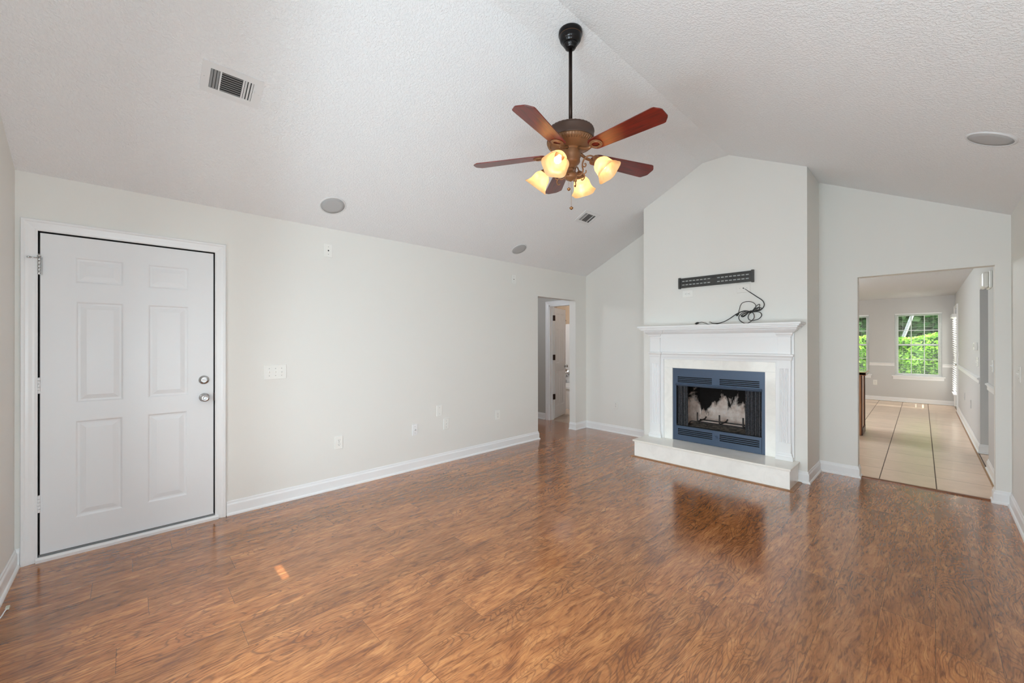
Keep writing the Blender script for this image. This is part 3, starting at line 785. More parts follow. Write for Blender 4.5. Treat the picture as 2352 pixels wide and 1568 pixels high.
plate('speaker_wire_plate', 'wall plate with a black centre hole, high up right of the front door', 'wall plate', Mwall((XL, 1.3145, 2.186), 'left'), kind='hole')
plate('speaker_wire_plate', 'small wall plate with a black centre hole high up near the hallway opening', 'wall plate', Mwall((XL, 3.658, 2.175), 'left'), kind='hole')
plate('coax_plate', 'white cable plate with a protruding metal jack, low on the left wall', 'wall plate', Mwall((XL, 2.200, 0.421), 'left'), 0.066, kind='coax', mt=M_TRIM)
plate('blank_plate', 'plain blank cover plate, the higher of two plates close together on the left wall', 'wall plate', Mwall((XL, 2.505, 0.588), 'left'), kind='blank')
plate('phone_plate', 'ivory plate with a tiny centre jack, just below and right of the blank plate', 'wall plate', Mwall((XL, 2.5975, 0.428), 'left'), 0.074, 0.122, kind='dot')
plate('wall_outlet', 'pale duplex outlet low on the far wall left of the fireplace', 'outlet', Mwall((-3.272, YF, 0.414), 'far'), mt=M_WALL)
plate('wall_outlet', 'sideways duplex outlet under the left end of the black wall mount', 'outlet', Mwall((-1.968, YC, 1.907), 'far', PI / 2), 0.078, 0.120)
cpl = plate('cable_plate', 'painted-over cable plate under the right end of the wall mount, black cable coming out', 'wall plate', Mwall((-1.386, YC, 1.916), 'far', PI / 2), 0.092, 0.128, kind='hole', mt=M_WALL)
plate('switch_plate', 'pale single toggle switch plate on the right wall at the right edge', 'light switch', Mwall((XR, 4.765, 1.108), 'right'), 0.11, 0.118, 'toggle1', mt=M_WALL)

# ------------------------------------------------------------------ ceiling fittings
SL = math.atan2(ZK - ZW, XK0 - XL); SR = math.atan2(ZK - ZW, XR - XK1)
def Mceil(x, y, side, off=0.0, spin=0.0):
    # local x along world Y, local z out of the ceiling (downwards into the room)
    if side == 'L': n = Vector((math.sin(SL), 0, -math.cos(SL)))
    else: n = Vector((-math.sin(SR), 0, -math.cos(SR)))
    ux = Vector((0, 1, 0)); uy = n.cross(ux)
    z = ceil_z(x)
    R = Matrix(((ux.x, uy.x, n.x, x), (ux.y, uy.y, n.y, y), (ux.z, uy.z, n.z, z), (0, 0, 0, 1)))
    return R @ Matrix.Rotation(spin, 4, 'Z') @ Matrix.Translation((0, 0, off))
def speaker(label, M, r):
    t = thing('ceiling_speaker', label, 'speaker', M=M, group='round speakers in the ceiling')
    m = MB(); m.lathe([(r, -0.001), (r, 0.004), (r * 0.97, 0.007), (r * 0.90, 0.007), (r * 0.885, 0.004), (r * 0.885, -0.001)], 40, cap=False); m.build('speaker_rim', M_RIM, t)
    m = MB(); m.lathe([(r * 0.885, 0.001), (r * 0.885, 0.0045), (r * 0.6, 0.0065), (0.002, 0.0075)], 40); m.build('speaker_grille', M_GRILLE, t)
    return t
speaker('round grey ceiling speaker on the left slope, above the wall between door and hallway', Mceil(-3.545, 1.262, 'L'), 0.106)
speaker('round grey ceiling speaker on the left slope, the far one near the hallway opening', Mceil(-3.565, 3.520, 'L'), 0.102)
speaker('round grey ceiling speaker on the right slope of the ceiling', Mceil(0.223, 3.530, 'R'), 0.108)

def vent(label, M, L, W):
    """local x = long axis, y = down-slope"""
    t = thing('ceiling_vent', label, 'air vent', M=M)
    m = MB()
    a, b = L / 2, W / 2
    ix0, ix1, iy = -a + 0.038, a - 0.044, b - 0.036
    m.poly([[(-a, -b), (a, -b), (a, b), (-a, b)], rect(ix0, ix1, -iy, iy)], lambda u, v, d: (u, v, d), 0.005)
    for s in (-1, 1):
        m.lathe([(0.0035, 0.005), (0.0035, 0.0065), (0.001, 0.007)], 10, Matrix.Translation((s * (a - 0.012), 0, 0)))
    sp = ix1 - ix0
    d1, d2 = ix0 + sp * 0.23, ix1 - sp * 0.24
    for d in (d1, d2): m.box((d - 0.004, -iy, 0), (d + 0.004, iy, 0.006))
    m.build('vent_frame', M_VENT, t)
    q = MB(); q.box((ix0, -iy, -0.001), (ix1, iy, 0.0006)); q.build('vent_duct', M_VENTD, t)
    q = MB(); n = 9
    for i in range(n):
        y = -iy + (i + 0.5) * 2 * iy / n
        q.add([(d1, y - 0.005, 0.0008), (d2, y - 0.005, 0.0008), (d2, y + 0.004, 0.005), (d1, y + 0.004, 0.005), (d1, y + 0.004, 0.0058), (d2, y + 0.004, 0.0058), (d2, y - 0.005, 0.0016), (d1, y - 0.005, 0.0016)],
              [(0, 1, 2, 3), (2, 3, 4, 5), (4, 5, 6, 7), (6, 7, 0, 1)])
    q.build('center_louvers', M_VENTG, t)
    for nm, x0, x1, sg in (('side_louvers', ix0, d1 - 0.004, 1), ('side_louvers', d2 + 0.004, ix1, -1)):
        q = MB(); n = 3
        for i in range(n):
            x = x0 + (i + 0.5) * (x1 - x0) / n
            q.add([(x - sg * 0.006, -iy, 0.0008), (x - sg * 0.006, iy, 0.0008), (x + sg * 0.004, iy, 0.0055), (x + sg * 0.004, -iy, 0.0055), (x + sg * 0.005, -iy, 0.0055), (x + sg * 0.005, iy, 0.0055), (x - sg * 0.005, iy, 0.0008), (x - sg * 0.005, -iy, 0.0008)],
                  [(0, 1, 2, 3), (2, 3, 4, 5), (4, 5, 6, 7), (6, 7, 0, 1)])
        q.build(nm, M_VENTG if sg == 1 else M_VENT, t)
    q = MB(); q.bbox((ix1 + 0.006, -0.004, 0.004), (ix1 + 0.010, 0.018, 0.012), 0.001); q.build('damper_lever', M_VENT, t)
    return t
vent('large white ceiling register with dark louvers above the front door side of the room', Mceil(-2.843, 0.438, 'L'), 0.290, 0.196)
vent('small white ceiling register on the left slope below the fan, near the chimney', Mceil(-2.877, 3.992, 'L'), 0.285, 0.196)

# ------------------------------------------------------------------ ceiling fan
FXc, FYc = -1.63, 2.08
fan = thing('ceiling_fan', 'bronze ceiling fan with five cherry blades and four lit glass shades', 'ceiling fan', (FXc, FYc, ZK))
def Z(z): return z - ZK
T0 = Matrix.Identity(4)
m = MB(); m.lathe([(0.0765, 0.0), (0.0775, -0.010), (0.0770, -0.024), (0.072, -0.030), (0.0715, -0.040), (0.068, -0.054), (0.060, -0.066), (0.048, -0.073), (0.046, -0.080)], 40)
m.lathe([(0.045, -0.078), (0.044, -0.088), (0.038, -0.096), (0.034, -0.099), (0.033, -0.108), (0.022, -0.113), (0.012, -0.114)], 48, mod=lambda a, r, z: 1 + (0.035 if math.cos(a * 20) > 0 else -0.02))
can = m.build('canopy', M_FANDARK, fan)
m = MB(); m.lathe([(0.0715, -0.029), (0.0722, -0.031), (0.0715, -0.033)], 40, cap=False); m.build('copper_ring', M_BRASS, can)
m = MB(); m.lathe([(0.0118, -0.105), (0.0118, Z(2.735))], 20); m.build('downrod', M_ROD, fan)
m = MB()
m.lathe([(0.012, Z(2.765)), (0.030, Z(2.755)), (0.034, Z(2.740)), (0.090, Z(2.733)), (0.138, Z(2.725)), (0.148, Z(2.718)), (0.152, Z(2.713))], 48)
m.lathe([(0.146, Z(2.714)), (0.147, Z(2.722))], 72, cap=False, mod=lambda a, r, z: 1 + (0.02 if math.cos(a * 36) > 0 else 0))
m.build('motor_cap', M_FANBAND, fan)
m = MB(); m.lathe([(0.152, Z(2.713)), (0.153, Z(2.708)), (0.150, Z(2.703)), (0.150, Z(2.660)), (0.154, Z(2.655)), (0.154, Z(2.649))], 56); m.build('motor_band', M_FANBAND, fan)
m = MB(); m.lathe([(0.152, Z(2.652)), (0.150, Z(2.642)), (0.138, Z(2.628)), (0.128, Z(2.622)), (0.105, Z(2.608)), (0.078, Z(2.598)), (0.066, Z(2.594)), (0.064, Z(2.570))], 56)
for i in range(52):
    a = 2 * PI * i / 52
    p0 = Vector((0.152 * math.cos(a), 0.152 * math.sin(a), Z(2.648))); p1 = Vector((0.129 * math.cos(a), 0.129 * math.sin(a), Z(2.622)))
    m.tube([p0, (p0 + p1) / 2 + Vector((0.004 * math.cos(a), 0.004 * math.sin(a), -0.003)), p1], [0.003, 0.0042, 0.003], 6)
m.build('motor_bowl', M_FAN, fan)
m = MB(); m.lathe([(0.064, Z(2.594)), (0.066, Z(2.585)), (0.066, Z(2.552)), (0.060, Z(2.546)), (0.061, Z(2.520)), (0.055, Z(2.510)), (0.040, Z(2.496)), (0.030, Z(2.488)), (0.026, Z(2.478))], 40)
m.build('switch_housing', M_FAN, fan)
m = MB(); m.lathe([(0.026, Z(2.480)), (0.022, Z(2.468)), (0.024, Z(2.455)), (0.036, Z(2.445)), (0.042, Z(2.430)), (0.040, Z(2.418)), (0.030, Z(2.408)), (0.014, Z(2.402)), (0.006, Z(2.396)), (0.002, Z(2.394))], 36)
m.build('light_kit_hub', M_FAN, fan)
# blades
def blade_outline():
    r0_, r1_ = 0.155, 0.655; w0, w1 = 0.052, 0.070
    pts = []
    for k in range(9):
        a = PI / 2 + PI * k / 8
        pts.append((r0_ + 0.040 + 0.040 * math.cos(a), w0 * math.sin(a)))
    pts += [(r1_ - 0.045, -w1), (r1_ - 0.030, -w1 + 0.003), (r1_ - 0.006, -w1 + 0.030), (r1_, -w1 + 0.042), (r1_, w1 - 0.042), (r1_ - 0.006, w1 - 0.030), (r1_ - 0.030, w1 - 0.003), (r1_ - 0.045, w1)]
    return pts
A0 = math.radians(-75.0)
BLADE_AZ = [A0 + math.radians(72 * k) for k in range(5)]
BZ_ = 2.572
bl_me = None
for k, az in enumerate(BLADE_AZ):
    Mb = Matrix.Translation((0, 0, Z(BZ_))) @ Matrix.Rotation(az, 4, 'Z') @ Matrix.Rotation(math.radians(1.0), 4, 'Y') @ Matrix.Rotation(math.radians(-12), 4, 'X')
    m = MB(); m.poly([blade_outline()], lambda u, v, d: (u, v, -0.003 + d), 0.006)
    b = m.build('blade', M_BLADE, fan, bevel=0.0015); b.matrix_local = Mb
    # blade iron: bar and oval medallion under the blade
    q = MB()
    ov = []
    for i in range(28):
        a = 2 * PI * i / 28; ov.append((0.203 + 0.030 * math.cos(a), 0.026 * math.sin(a), -0.0075))
    q.tube(ov, 0.0055, 8, closed=True)
    for i in range(26):
        a = 2 * PI * i / 26
        q.lathe([(0.0005, -0.0155), (0.0024, -0.0145), (0.0030, -0.012), (0.0024, -0.009)], 6, Matrix.Translation((0.203 + 0.0365 * math.cos(a), 0.0325 * math.sin(a), 0.004)))
    ov2 = [(0.203 + 0.0405 * math.cos(2 * PI * i / 28), 0.0365 * math.sin(2 * PI * i / 28), -0.006) for i in range(28)]
    q.tube(ov2, 0.0035, 6, closed=True)
    q.tube([(0.060, 0, 0.022), (0.085, 0, 0.014), (0.120, 0, -0.006), (0.150, 0, -0.011), (0.170, 0, -0.009)], [0.011, 0.010, 0.009, 0.009, 0.008], 10)
    ir = q.build('blade_iron', M_FAN, b)
# light arms, sockets, shades, bulbs
def bell(a, r, z):
    return 1 + 0.055 * math.cos(5 * a) * max(0.0, (r - 0.055) / 0.025)
for k in range(4):
    az = math.radians(17 + 90 * k)
    ca, sa = math.cos(az), math.sin(az)
    def L(r, z): return Vector((r * ca, r * sa, Z(z)))
    arm = MB()
    pts = [(0.036, 2.428), (0.060, 2.420), (0.078, 2.430), (0.084, 2.452), (0.080, 2.478), (0.084, 2.505), (0.102, 2.528), (0.128, 2.534), (0.150, 2.524), (0.166, 2.508)]
    # smooth curve
    def crv(P, n=6):
        P = [Vector(p) for p in P]; out = []
        for i in range(len(P) - 1):
            p0 = P[max(i - 1, 0)]; p1 = P[i]; p2 = P[i + 1]; p3 = P[min(i + 2, len(P) - 1)]
            for j in range(n):
                t = j / n
                out.append(0.5 * ((2 * p1) + (p2 - p0) * t + (2 * p0 - 5 * p1 + 4 * p2 - p3) * t * t + (3 * p1 - p0 - 3 * p2 + p3) * t ** 3))
        out.append(P[-1]); return out
    arm.tube(crv([L(*p) for p in pts]), 0.0048, 8)
    arm.tube(crv([L(0.080, 2.478), L(0.096, 2.470), L(0.104, 2.480), L(0.100, 2.490), L(0.092, 2.487)]), 0.0042, 8)
    arm.tube(crv([L(0.080, 2.432), L(0.094, 2.416), L(0.092, 2.398), L(0.080, 2.388), L(0.072, 2.394)]), 0.0040, 8)
    arm.tube(crv([L(0.086, 2.425), L(0.104, 2.432), L(0.104, 2.446)]), 0.0038, 8)
    ao = arm.build('light_arm', M_FAN, fan)
    tilt = math.radians(40)
    axis = Vector((math.sin(tilt) * ca, math.sin(tilt) * sa, -math.cos(tilt)))
    org = L(0.163, 2.512)
    q = axis.to_track_quat('Z', 'Y').to_matrix().to_4x4()
    Ms = Matrix.Translation(org) @ q
    m = MB(); m.lathe([(0.008, -0.012), (0.016, -0.006), (0.022, 0.002), (0.020, 0.008), (0.024, 0.012), (0.025, 0.022), (0.031, 0.026), (0.031, 0.034), (0.027, 0.036)], 24, Ms); m.build('socket_cup', M_FAN, ao)
    m = MB()
    prof = [(0.026, 0.030), (0.034, 0.038), (0.046, 0.050), (0.054, 0.066), (0.057, 0.084), (0.060, 0.102), (0.068, 0.120), (0.079, 0.136), (0.083, 0.142)]
    m.lathe(prof, 50, Ms, cap=False, mod=bell)
    sh_ = m.build('glass_shade', M_SHADE, fan)
    m = MB(); m.lathe([(0.002, 0.036), (0.012, 0.038), (0.012, 0.050), (0.020, 0.068), (0.023, 0.080), (0.019, 0.092), (0.010, 0.098), (0.002, 0.099)], 16, Ms); m.build('light_bulb', M_BULB, fan)
    lp = lamp('fan_bulb_light', (fan.location + (Ms @ Vector((0, 0, 0.080)))), 5.0, (1.0, 0.70, 0.40), 0.024)
# pull chains
for nm, dx, dy, z1 in (('short', -0.007, -0.010, 2.345), ('long', 0.004, 0.002, 2.222)):
    m = MB(); m.tube([(dx, dy, Z(2.42)), (dx, dy, Z(z1))], 0.0009, 6); ch = m.build('pull_chain', M_BRASS, fan)
    m = MB(); m.lathe([(0.002, Z(z1) + 0.010), (0.006, Z(z1) + 0.007), (0.0115, Z(z1) + 0.003), (0.0125, Z(z1)), (0.0105, Z(z1) - 0.005), (0.004, Z(z1) - 0.011), (0.001, Z(z1) - 0.012)], 18, Matrix.Translation((dx, dy, 0))); m.build('chain_knob', M_BRASS, ch)

# ------------------------------------------------------------------ fireplace
# hearth
hearth = thing('hearth', 'raised cream marble hearth on the wood floor in front of the fireplace', 'hearth', (-1.68, 4.5, 0.0))
shh = (-1.68, 4.5, 0.0)
m = MB(); m.box((-2.458, 4.345, 0.0), (-0.908, YC, 0.176)); m.build('hearth_base', M_MARBLE2, hearth, bevel=0.001, shift=shh)
m = MB(); m.bbox((-2.474, 4.326, 0.176), (-0.898, YC, 0.196), 0.003); m.build('hearth_slab', M_MARBLE, hearth, shift=shh)
m = MB(); m.sweep([(-0.908, YC - 0.002), (-0.908, 4.345), (-2.458, 4.345), (-2.458, YC - 0.002)][::-1], [(0, 0), (-0.034, 0), (-0.034, 0.003), (-0.024, 0.008), (-0.006, 0.008), (0, 0.008)], lambda u, v, h: (u, v, h))
m.build('floor_strip', M_TOE, hearth, shift=shh)

# firebox insert with tile surround
fp = thing('fireplace_insert', 'blue-grey steel fireplace insert with louvers and sooty firebrick box', 'fireplace', (-1.67, YC, 0.2))
shf = (-1.67, YC, 0.2)
ZH = 0.197
def FB(m, nm, mt, par=None, bevel=0): return m.build(nm, mt, par or fp, bevel, shift=shf)
m = MB()
m.poly([[(-2.2515, ZH), (-2.152, ZH), (-2.152, 1.046), (-2.2515, 1.046)]], lambda u, v, d: (u, YC - 0.008 + d, v), 0.008)
FB(m, 'tile_leg', M_MARBLE2); m = MB()
m.poly([[(-1.188, ZH), (-1.0935, ZH), (-1.0935, 1.046), (-1.188, 1.046)]], lambda u, v, d: (u, YC - 0.008 + d, v), 0.008)
FB(m, 'tile_leg', M_MARBLE2)
m = MB(); m.poly([[(-2.2515, 1.0475), (-1.0935, 1.0475), (-1.0935, 1.1455), (-2.2515, 1.1455)]], lambda u, v, d: (u, YC - 0.008 + d, v), 0.008)
FB(m, 'tile_header', M_MARBLE2)
# louver slots
def slots(u0, u1, v0, v1, n):
    out = []; p = (v1 - v0) / n
    for i in range(n): out.append(rect(u0, u1, v0 + i * p + p * 0.10, v0 + i * p + p * 0.66))
    return out
ON0, ON1, OB, OT = -2.108, -1.221, 0.368, 0.840
up_slots = slots(-2.093, -1.707, 0.876, 0.950, 4) + slots(-1.628, -1.241, 0.876, 0.950, 4)
lo_slots = slots(-2.090, -1.704, 0.262, 0.342, 4) + slots(-1.628, -1.243, 0.262, 0.342, 4)
YI = YC + 0.004
m = MB(); m.poly([rect(FX0 + 0.001, FX1 - 0.001, ZH, FZ1), rect(ON0, ON1, ZH + 0.012, OT)] + up_slots, lambda u, v, d: (u, YI + d, v), 0.004)
FB(m, 'insert_frame', M_INSERT)
m = MB(); m.poly([rect(ON0 + 0.002, ON1 - 0.002, ZH + 0.002, OB)] + lo_slots, lambda u, v, d: (u, YI - 0.003 + d, v), 0.004)
lowp = FB(m, 'lower_louver_panel', M_INSERT)
m = MB(); m.lathe([(0.018, 0), (0.018, 0.004), (0.014, 0.005), (0.013, 0.002), (0.008, 0.002), (0.007, 0.008), (0.002, 0.009)], 24, Matrix.Translation((-1.666, YI - 0.003, 0.300)) @ Matrix.Rotation(PI / 2, 4, 'X')); FB(m, 'knob', M_INSERT, lowp)
m = MB(); m.sweep([(ON0 - 0.004, 0), (ON1 + 0.004, 0)], [(0, 0.836), (-0.004, 0.842), (-0.022, 0.848), (-0.026, 0.856), (-0.022, 0.864), (-0.006, 0.866), (0, 0.866)], lambda u, v, h: (u, YI + v, h))
FB(m, 'hood_bar', M_INSERT)
# dark backing behind the louvers
m = MB(); m.box((FX0 + 0.003, YI + 0.03, 0.868), (FX1 - 0.003, YI + 0.04, FZ1 - 0.004)); FB(m, 'louver_backing', M_SOOT); m = MB(); m.box((FX0 + 0.003, YI + 0.03, ZH + 0.002), (FX1 - 0.003, YI + 0.04, OB - 0.012))
FB(m, 'louver_backing', M_SOOT)
# firebox interior: tapered box
yb = YC + 0.47
bx0, bx1 = -2.02, -1.31
m = MB()
zf = OB - 0.006
A = [(ON0 - 0.02, YI + 0.042, zf), (ON1 + 0.02, YI + 0.042, zf), (bx1, yb, zf), (bx0, yb, zf)]
B_ = [(p[0], p[1], 0.90) for p in A]
m.add([A[1], A[2], B_[2], B_[1]], [(0, 1, 2, 3)]); m.add([A[2], A[3], B_[3], B_[2]], [(0, 1, 2, 3)]); m.add([A[3], A[0], B_[0], B_[3]], [(0, 1, 2, 3)])
FB(m, 'firebrick_lining', M_BRICK)
m = MB(); m.add(A + [(p[0], p[1], zf - 0.02) for p in A], [(0, 1, 2, 3), (4, 7, 6, 5), (0, 4, 5, 1), (1, 5, 6, 2), (2, 6, 7, 3), (3, 7, 4, 0)]); FB(m, 'firebox_floor', M_ASH)
m = MB(); m.add(B_ + [(p[0], p[1], 0.92) for p in B_], [(0, 1, 2, 3), (4, 7, 6, 5), (0, 4, 5, 1), (1, 5, 6, 2), (2, 6, 7, 3), (3, 7, 4, 0)]); FB(m, 'firebox_roof', M_SOOT)
m = MB(); m.box((ON0 - 0.004, YI + 0.005, OB - 0.004), (ON1 + 0.004, YI + 0.044, OB + 0.006)); FB(m, 'screen_track', M_SOOT)
# pleated mesh curtains drawn to each side
for x0, x1 in ((ON0 + 0.004, ON0 + 0.130), (ON1 - 0.160, ON1 - 0.004)):
    m = MB(); n = 90; vs_ = []; fs = []
    for i in range(n + 1):
        t = i / n; x = x0 + (x1 - x0) * t
        y = YI + 0.022 + 0.009 * math.sin(t * (x1 - x0) / 0.126 * 7 * 2 * PI)
        vs_ += [(x, y, OB + 0.006), (x + 0.004 * math.sin(t * 30), y, OT - 0.002)]
    for i in range(n): fs.append((2 * i, 2 * i + 2, 2 * i + 3, 2 * i + 1))
    m.add(vs_, fs, True); FB(m, 'mesh_curtain', M_SCREEN)
# log grate standing in the firebox
gr = thing('log_grate', 'rusty iron log grate standing on the ash inside the fireplace', 'grate', (-1.66, YC + 0.22, zf))
shg = (-1.66, YC + 0.22, zf)
y0, y1 = YC + 0.14, YC + 0.30
zg = zf + 0.055
m = MB(); m.tube([(-2.01, y0 - 0.01, zf + 0.006), (-2.00, y0 - 0.012, zg - 0.01), (-1.975, y0 - 0.01, zg), (-1.36, y0 - 0.01, zg), (-1.335, y0 - 0.012, zg - 0.01), (-1.325, y0 - 0.01, zf + 0.006)], 0.0075, 8); m.build('front_rail', M_GRATE, gr, shift=shg)
m = MB(); m.tube([(-1.96, y1, zf + 0.006), (-1.95, y1, zg), (-1.38, y1, zg), (-1.37, y1, zf + 0.006)], 0.0075, 8); m.build('rear_rail', M_GRATE, gr, shift=shg)
for x in (-1.90, -1.66, -1.42):
    m = MB(); m.tube([(x, y1 + 0.05, zg + 0.03), (x, y1 + 0.02, zg + 0.014), (x, y1 - 0.05, zg + 0.010), (x, y0 - 0.03, zg + 0.010), (x, y0 - 0.045, zg + 0.016), (x, y0 - 0.048, zg + 0.03), (x, y0 - 0.048, zg + 0.115)], 0.0085, 8)
    m.build('grate_bar', M_GRATE, gr, shift=shg)

# mantel
mt = thing('fireplace_mantel', 'white painted wood mantel with fluted pilasters around the fireplace', 'mantel', (-1.67, YC, ZH))
shm = (-1.67, YC, ZH)
def MP(m, nm, par=None, bevel=0, matr=None): return m.build(nm, matr or M_TRIM, par or mt, bevel, shift=shm)
YB = YC - 0.026      # backing board face
YP = YC - 0.052      # pilaster face
m = MB(); m.poly([[(-2.428, ZH), (-2.252, ZH), (-2.252, 1.146), (-1.093, 1.146), (-1.093, ZH), (-0.938, ZH), (-0.938, 1.44), (-2.428, 1.44)]], lambda u, v, d: (u, YB + d, v), YC - YB)
MP(m, 'backing_board', bevel=0.002)
m = MB(); m.bbox((-2.292, YB - 0.010, 1.232), (-1.060, YB, 1.42), 0.002); MP(m, 'frieze_panel')
for x0, x1 in ((-2.403, -2.283), (-1.068, -0.958)):
    m = MB()
    # shaft with flutes
    n = 5; w_ = (x1 - x0); e0 = 0.016; p = (w_ - 2 * e0) / n
    prof = [(x0 + 0.003, YP)]
    for i in range(n):
        c0 = x0 + e0 + i * p
        prof += [(c0 + p * 0.12, YP), (c0 + p * 0.25, YP + 0.005), (c0 + p * 0.5, YP + 0.007), (c0 + p * 0.75, YP + 0.005), (c0 + p * 0.88, YP)]
    prof += [(x1 - 0.003, YP), (x1 - 0.003, YB), (x0 + 0.003, YB)]
    lo, hi = ZH + 0.165, 1.092
    k = len(prof)
    m.add([(a, b, lo) for a, b in prof] + [(a, b, hi) for a, b in prof], [(i, (i + 1) % k, k + (i + 1) % k, k + i) for i in range(k)])
    pil = MP(m, 'pilaster')
    m = MB(); m.bbox((x0, YP - 0.004, 1.088), (x1, YB, 1.40), 0.002); MP(m, 'pilaster_block', pil)
    m = MB(); m.bbox((x0, YP - 0.004, ZH + 0.055), (x1, YB, ZH + 0.168), 0.002); MP(m, 'plinth_block', pil)
    m = MB(); m.sweep([(x0 - 0.0, YB), (x0 - 0.0, YP - 0.002), (x1 + 0.0, YP - 0.002), (x1 + 0.0, YB)][::1], [(0, ZH), (-0.018, ZH), (-0.018, ZH + 0.032), (-0.013, ZH + 0.038), (-0.011, ZH + 0.050), (-0.005, ZH + 0.060), (-0.003, ZH + 0.070), (0, ZH + 0.074)], lambda u, v, h: (u, v, h))
    m.box((x0, YP - 0.002, ZH), (x1, YB, ZH + 0.06)); MP(m, 'pilaster_foot', pil)
def mould(path, prof, nm):
    m = MB(); m.sweep(path, prof, lambda u, v, h: (u, v, h)); return MP(m, nm)
def mpath(y_p, y_f, xa, xb, xc, xd):
    return [(xa, YB), (xa, y_p), (xb, y_p), (xb, y_f), (xc, y_f), (xc, y_p), (xd, y_p), (xd, YB)]
mp = mpath(YP - 0.004, YB - 0.010, -2.403, -2.283, -1.068, -0.958)
mould(mp, [(0, 1.168), (-0.004, 1.168), (-0.008, 1.180), (-0.010, 1.196), (-0.016, 1.206), (-0.022, 1.212), (-0.022, 1.226), (-0.004, 1.232), (0, 1.232)], 'architrave_moulding')
mould(mp, [(0, 1.402), (-0.006, 1.402), (-0.008, 1.416), (-0.016, 1.426), (-0.018, 1.440), (-0.040, 1.452), (-0.056, 1.470), (-0.060, 1.486), (0, 1.486)], 'crown_moulding')
m = MB(); m.box((-2.40, YC - 0.06, 1.40), (-0.96, YC, 1.486)); MP(m, 'crown_core')
m = MB()
for o, z0, z1 in ((0.030, 1.4855, 1.501), (0.014, 1.501, 1.517), (0.0, 1.517, 1.5365)):
    m.bbox((-2.487 + o, 4.462 + o, z0), (-0.846 - o, YC - 0.001, z1 + 0.0005), 0.003)
MP(m, 'mantel_shelf')

# ------------------------------------------------------------------ TV wall mount above the mantel
wm = thing('wall_mount', 'long black slotted steel TV wall bracket screwed to the chimney wall', 'wall mount', (-1.676, YC, 2.034))
shw = (-1.676, YC, 2.034)
m = MB()
hs = []
for zc in (2.055, 2.013):
    for i in range(8): hs.append(rect(-2.030 + i * 0.0405, -2.030 + i * 0.0405 + 0.030, zc - 0.0055, zc + 0.0055))
    for i in range(8): hs.append(rect(-1.645 + i * 0.0405, -1.645 + i * 0.0405 + 0.030, zc - 0.0055, zc + 0.0055))
m.poly([rect(-2.058, -1.300, 1.980, 2.088)] + hs, lambda u, v, d: (u, YC - 0.018 + d, v), 0.003)
m.build('slotted_rail', M_MOUNT, wm, shift=shw)
m = MB()
for z0, z1 in ((1.978, 1.990), (2.078, 2.090)): m.bbox((-2.058, YC - 0.026, z0), (-1.300, YC, z1), 0.002)
m.build('rail_flange', M_MOUNT, wm, shift=shw)
m = MB(); m.box((-2.025, YC - 0.0192, 2.030), (-1.80, YC - 0.0178, 2.038)); m.box((-1.55, YC - 0.0192, 2.030), (-1.325, YC - 0.0178, 2.038)); m.box((-1.70, YC - 0.0192, 2.062), (-1.655, YC - 0.0178, 2.070)); m.build('rail_groove', M_MOUNTD, wm, shift=shw)
for x in (-2.058, -1.296):
    m = MB(); m.bbox((x - 0.012, YC - 0.030, 1.970), (x + 0.012, YC, 2.098), 0.003); m.build('end_cap', M_MOUNT, wm, shift=shw)

# ------------------------------------------------------------------ cables
def smooth(P, n=7):
    P = [Vector(p) for p in P]; out = []
    for i in range(len(P) - 1):
        p0 = P[max(i - 1, 0)]; p1 = P[i]; p2 = P[i + 1]; p3 = P[min(i + 2, len(P) - 1)]
        for j in range(n):
            t = j / n
            out.append(0.5 * ((2 * p1) + (p2 - p0) * t + (2 * p0 - 5 * p1 + 4 * p2 - p3) * t * t + (3 * p1 - p0 - 3 * p2 + p3) * t ** 3))
    out.append(P[-1]); return out
cb = thing('cable_bundle', 'tied bundle of black cables hanging from the wall plate and resting on the mantel shelf', 'cables', (-1.31, YC, 1.66))
shc = (-1.31, YC, 1.66)
def cable(nm, pts, r, y0, y1=None, mt_=None, par=None):
    n = len(pts); y1 = y0 if y1 is None else y1
    P3 = [(x, YC - (y0 + (y1 - y0) * i / max(1, n - 1)), z) for i, (x, z) in enumerate(pts)]
    m = MB(); m.tube(smooth(P3), r, 8); return m.build(nm, mt_ or M_BLACK, par or cb, shift=shc)
cable('thick_cable', [(-1.386, 1.918), (-1.372, 1.908), (-1.346, 1.886), (-1.301, 1.849), (-1.252, 1.809), (-1.218, 1.781), (-1.199, 1.756), (-1.193, 1.73), (-1.199, 1.706), (-1.215, 1.685), (-1.237, 1.676), (-1.269, 1.667), (-1.301, 1.663), (-1.36, 1.676), (-1.393, 1.672), (-1.43, 1.657), (-1.468, 1.633), (-1.517, 1.598), (-1.566, 1.571), (-1.616, 1.556), (-1.652, 1.553), (-1.686, 1.557), (-1.697, 1.562)], 0.0042, 0.002, 0.036)
P_ = cable('thin_cord', [(-1.427, 1.657), (-1.42, 1.69), (-1.408, 1.734), (-1.39, 1.759), (-1.36, 1.769), (-1.327, 1.769), (-1.294, 1.759), (-1.269, 1.736), (-1.264, 1.714), (-1.275, 1.689), (-1.298, 1.668), (-1.353, 1.672), (-1.4, 1.663), (-1.451, 1.64), (-1.492, 1.61), (-1.538, 1.583), (-1.60, 1.556), (-1.66, 1.543), (-1.71, 1.543), (-1.745, 1.553), (-1.768, 1.563), (-1.798, 1.571), (-1.826, 1.567)], 0.0030, 0.026, 0.045)
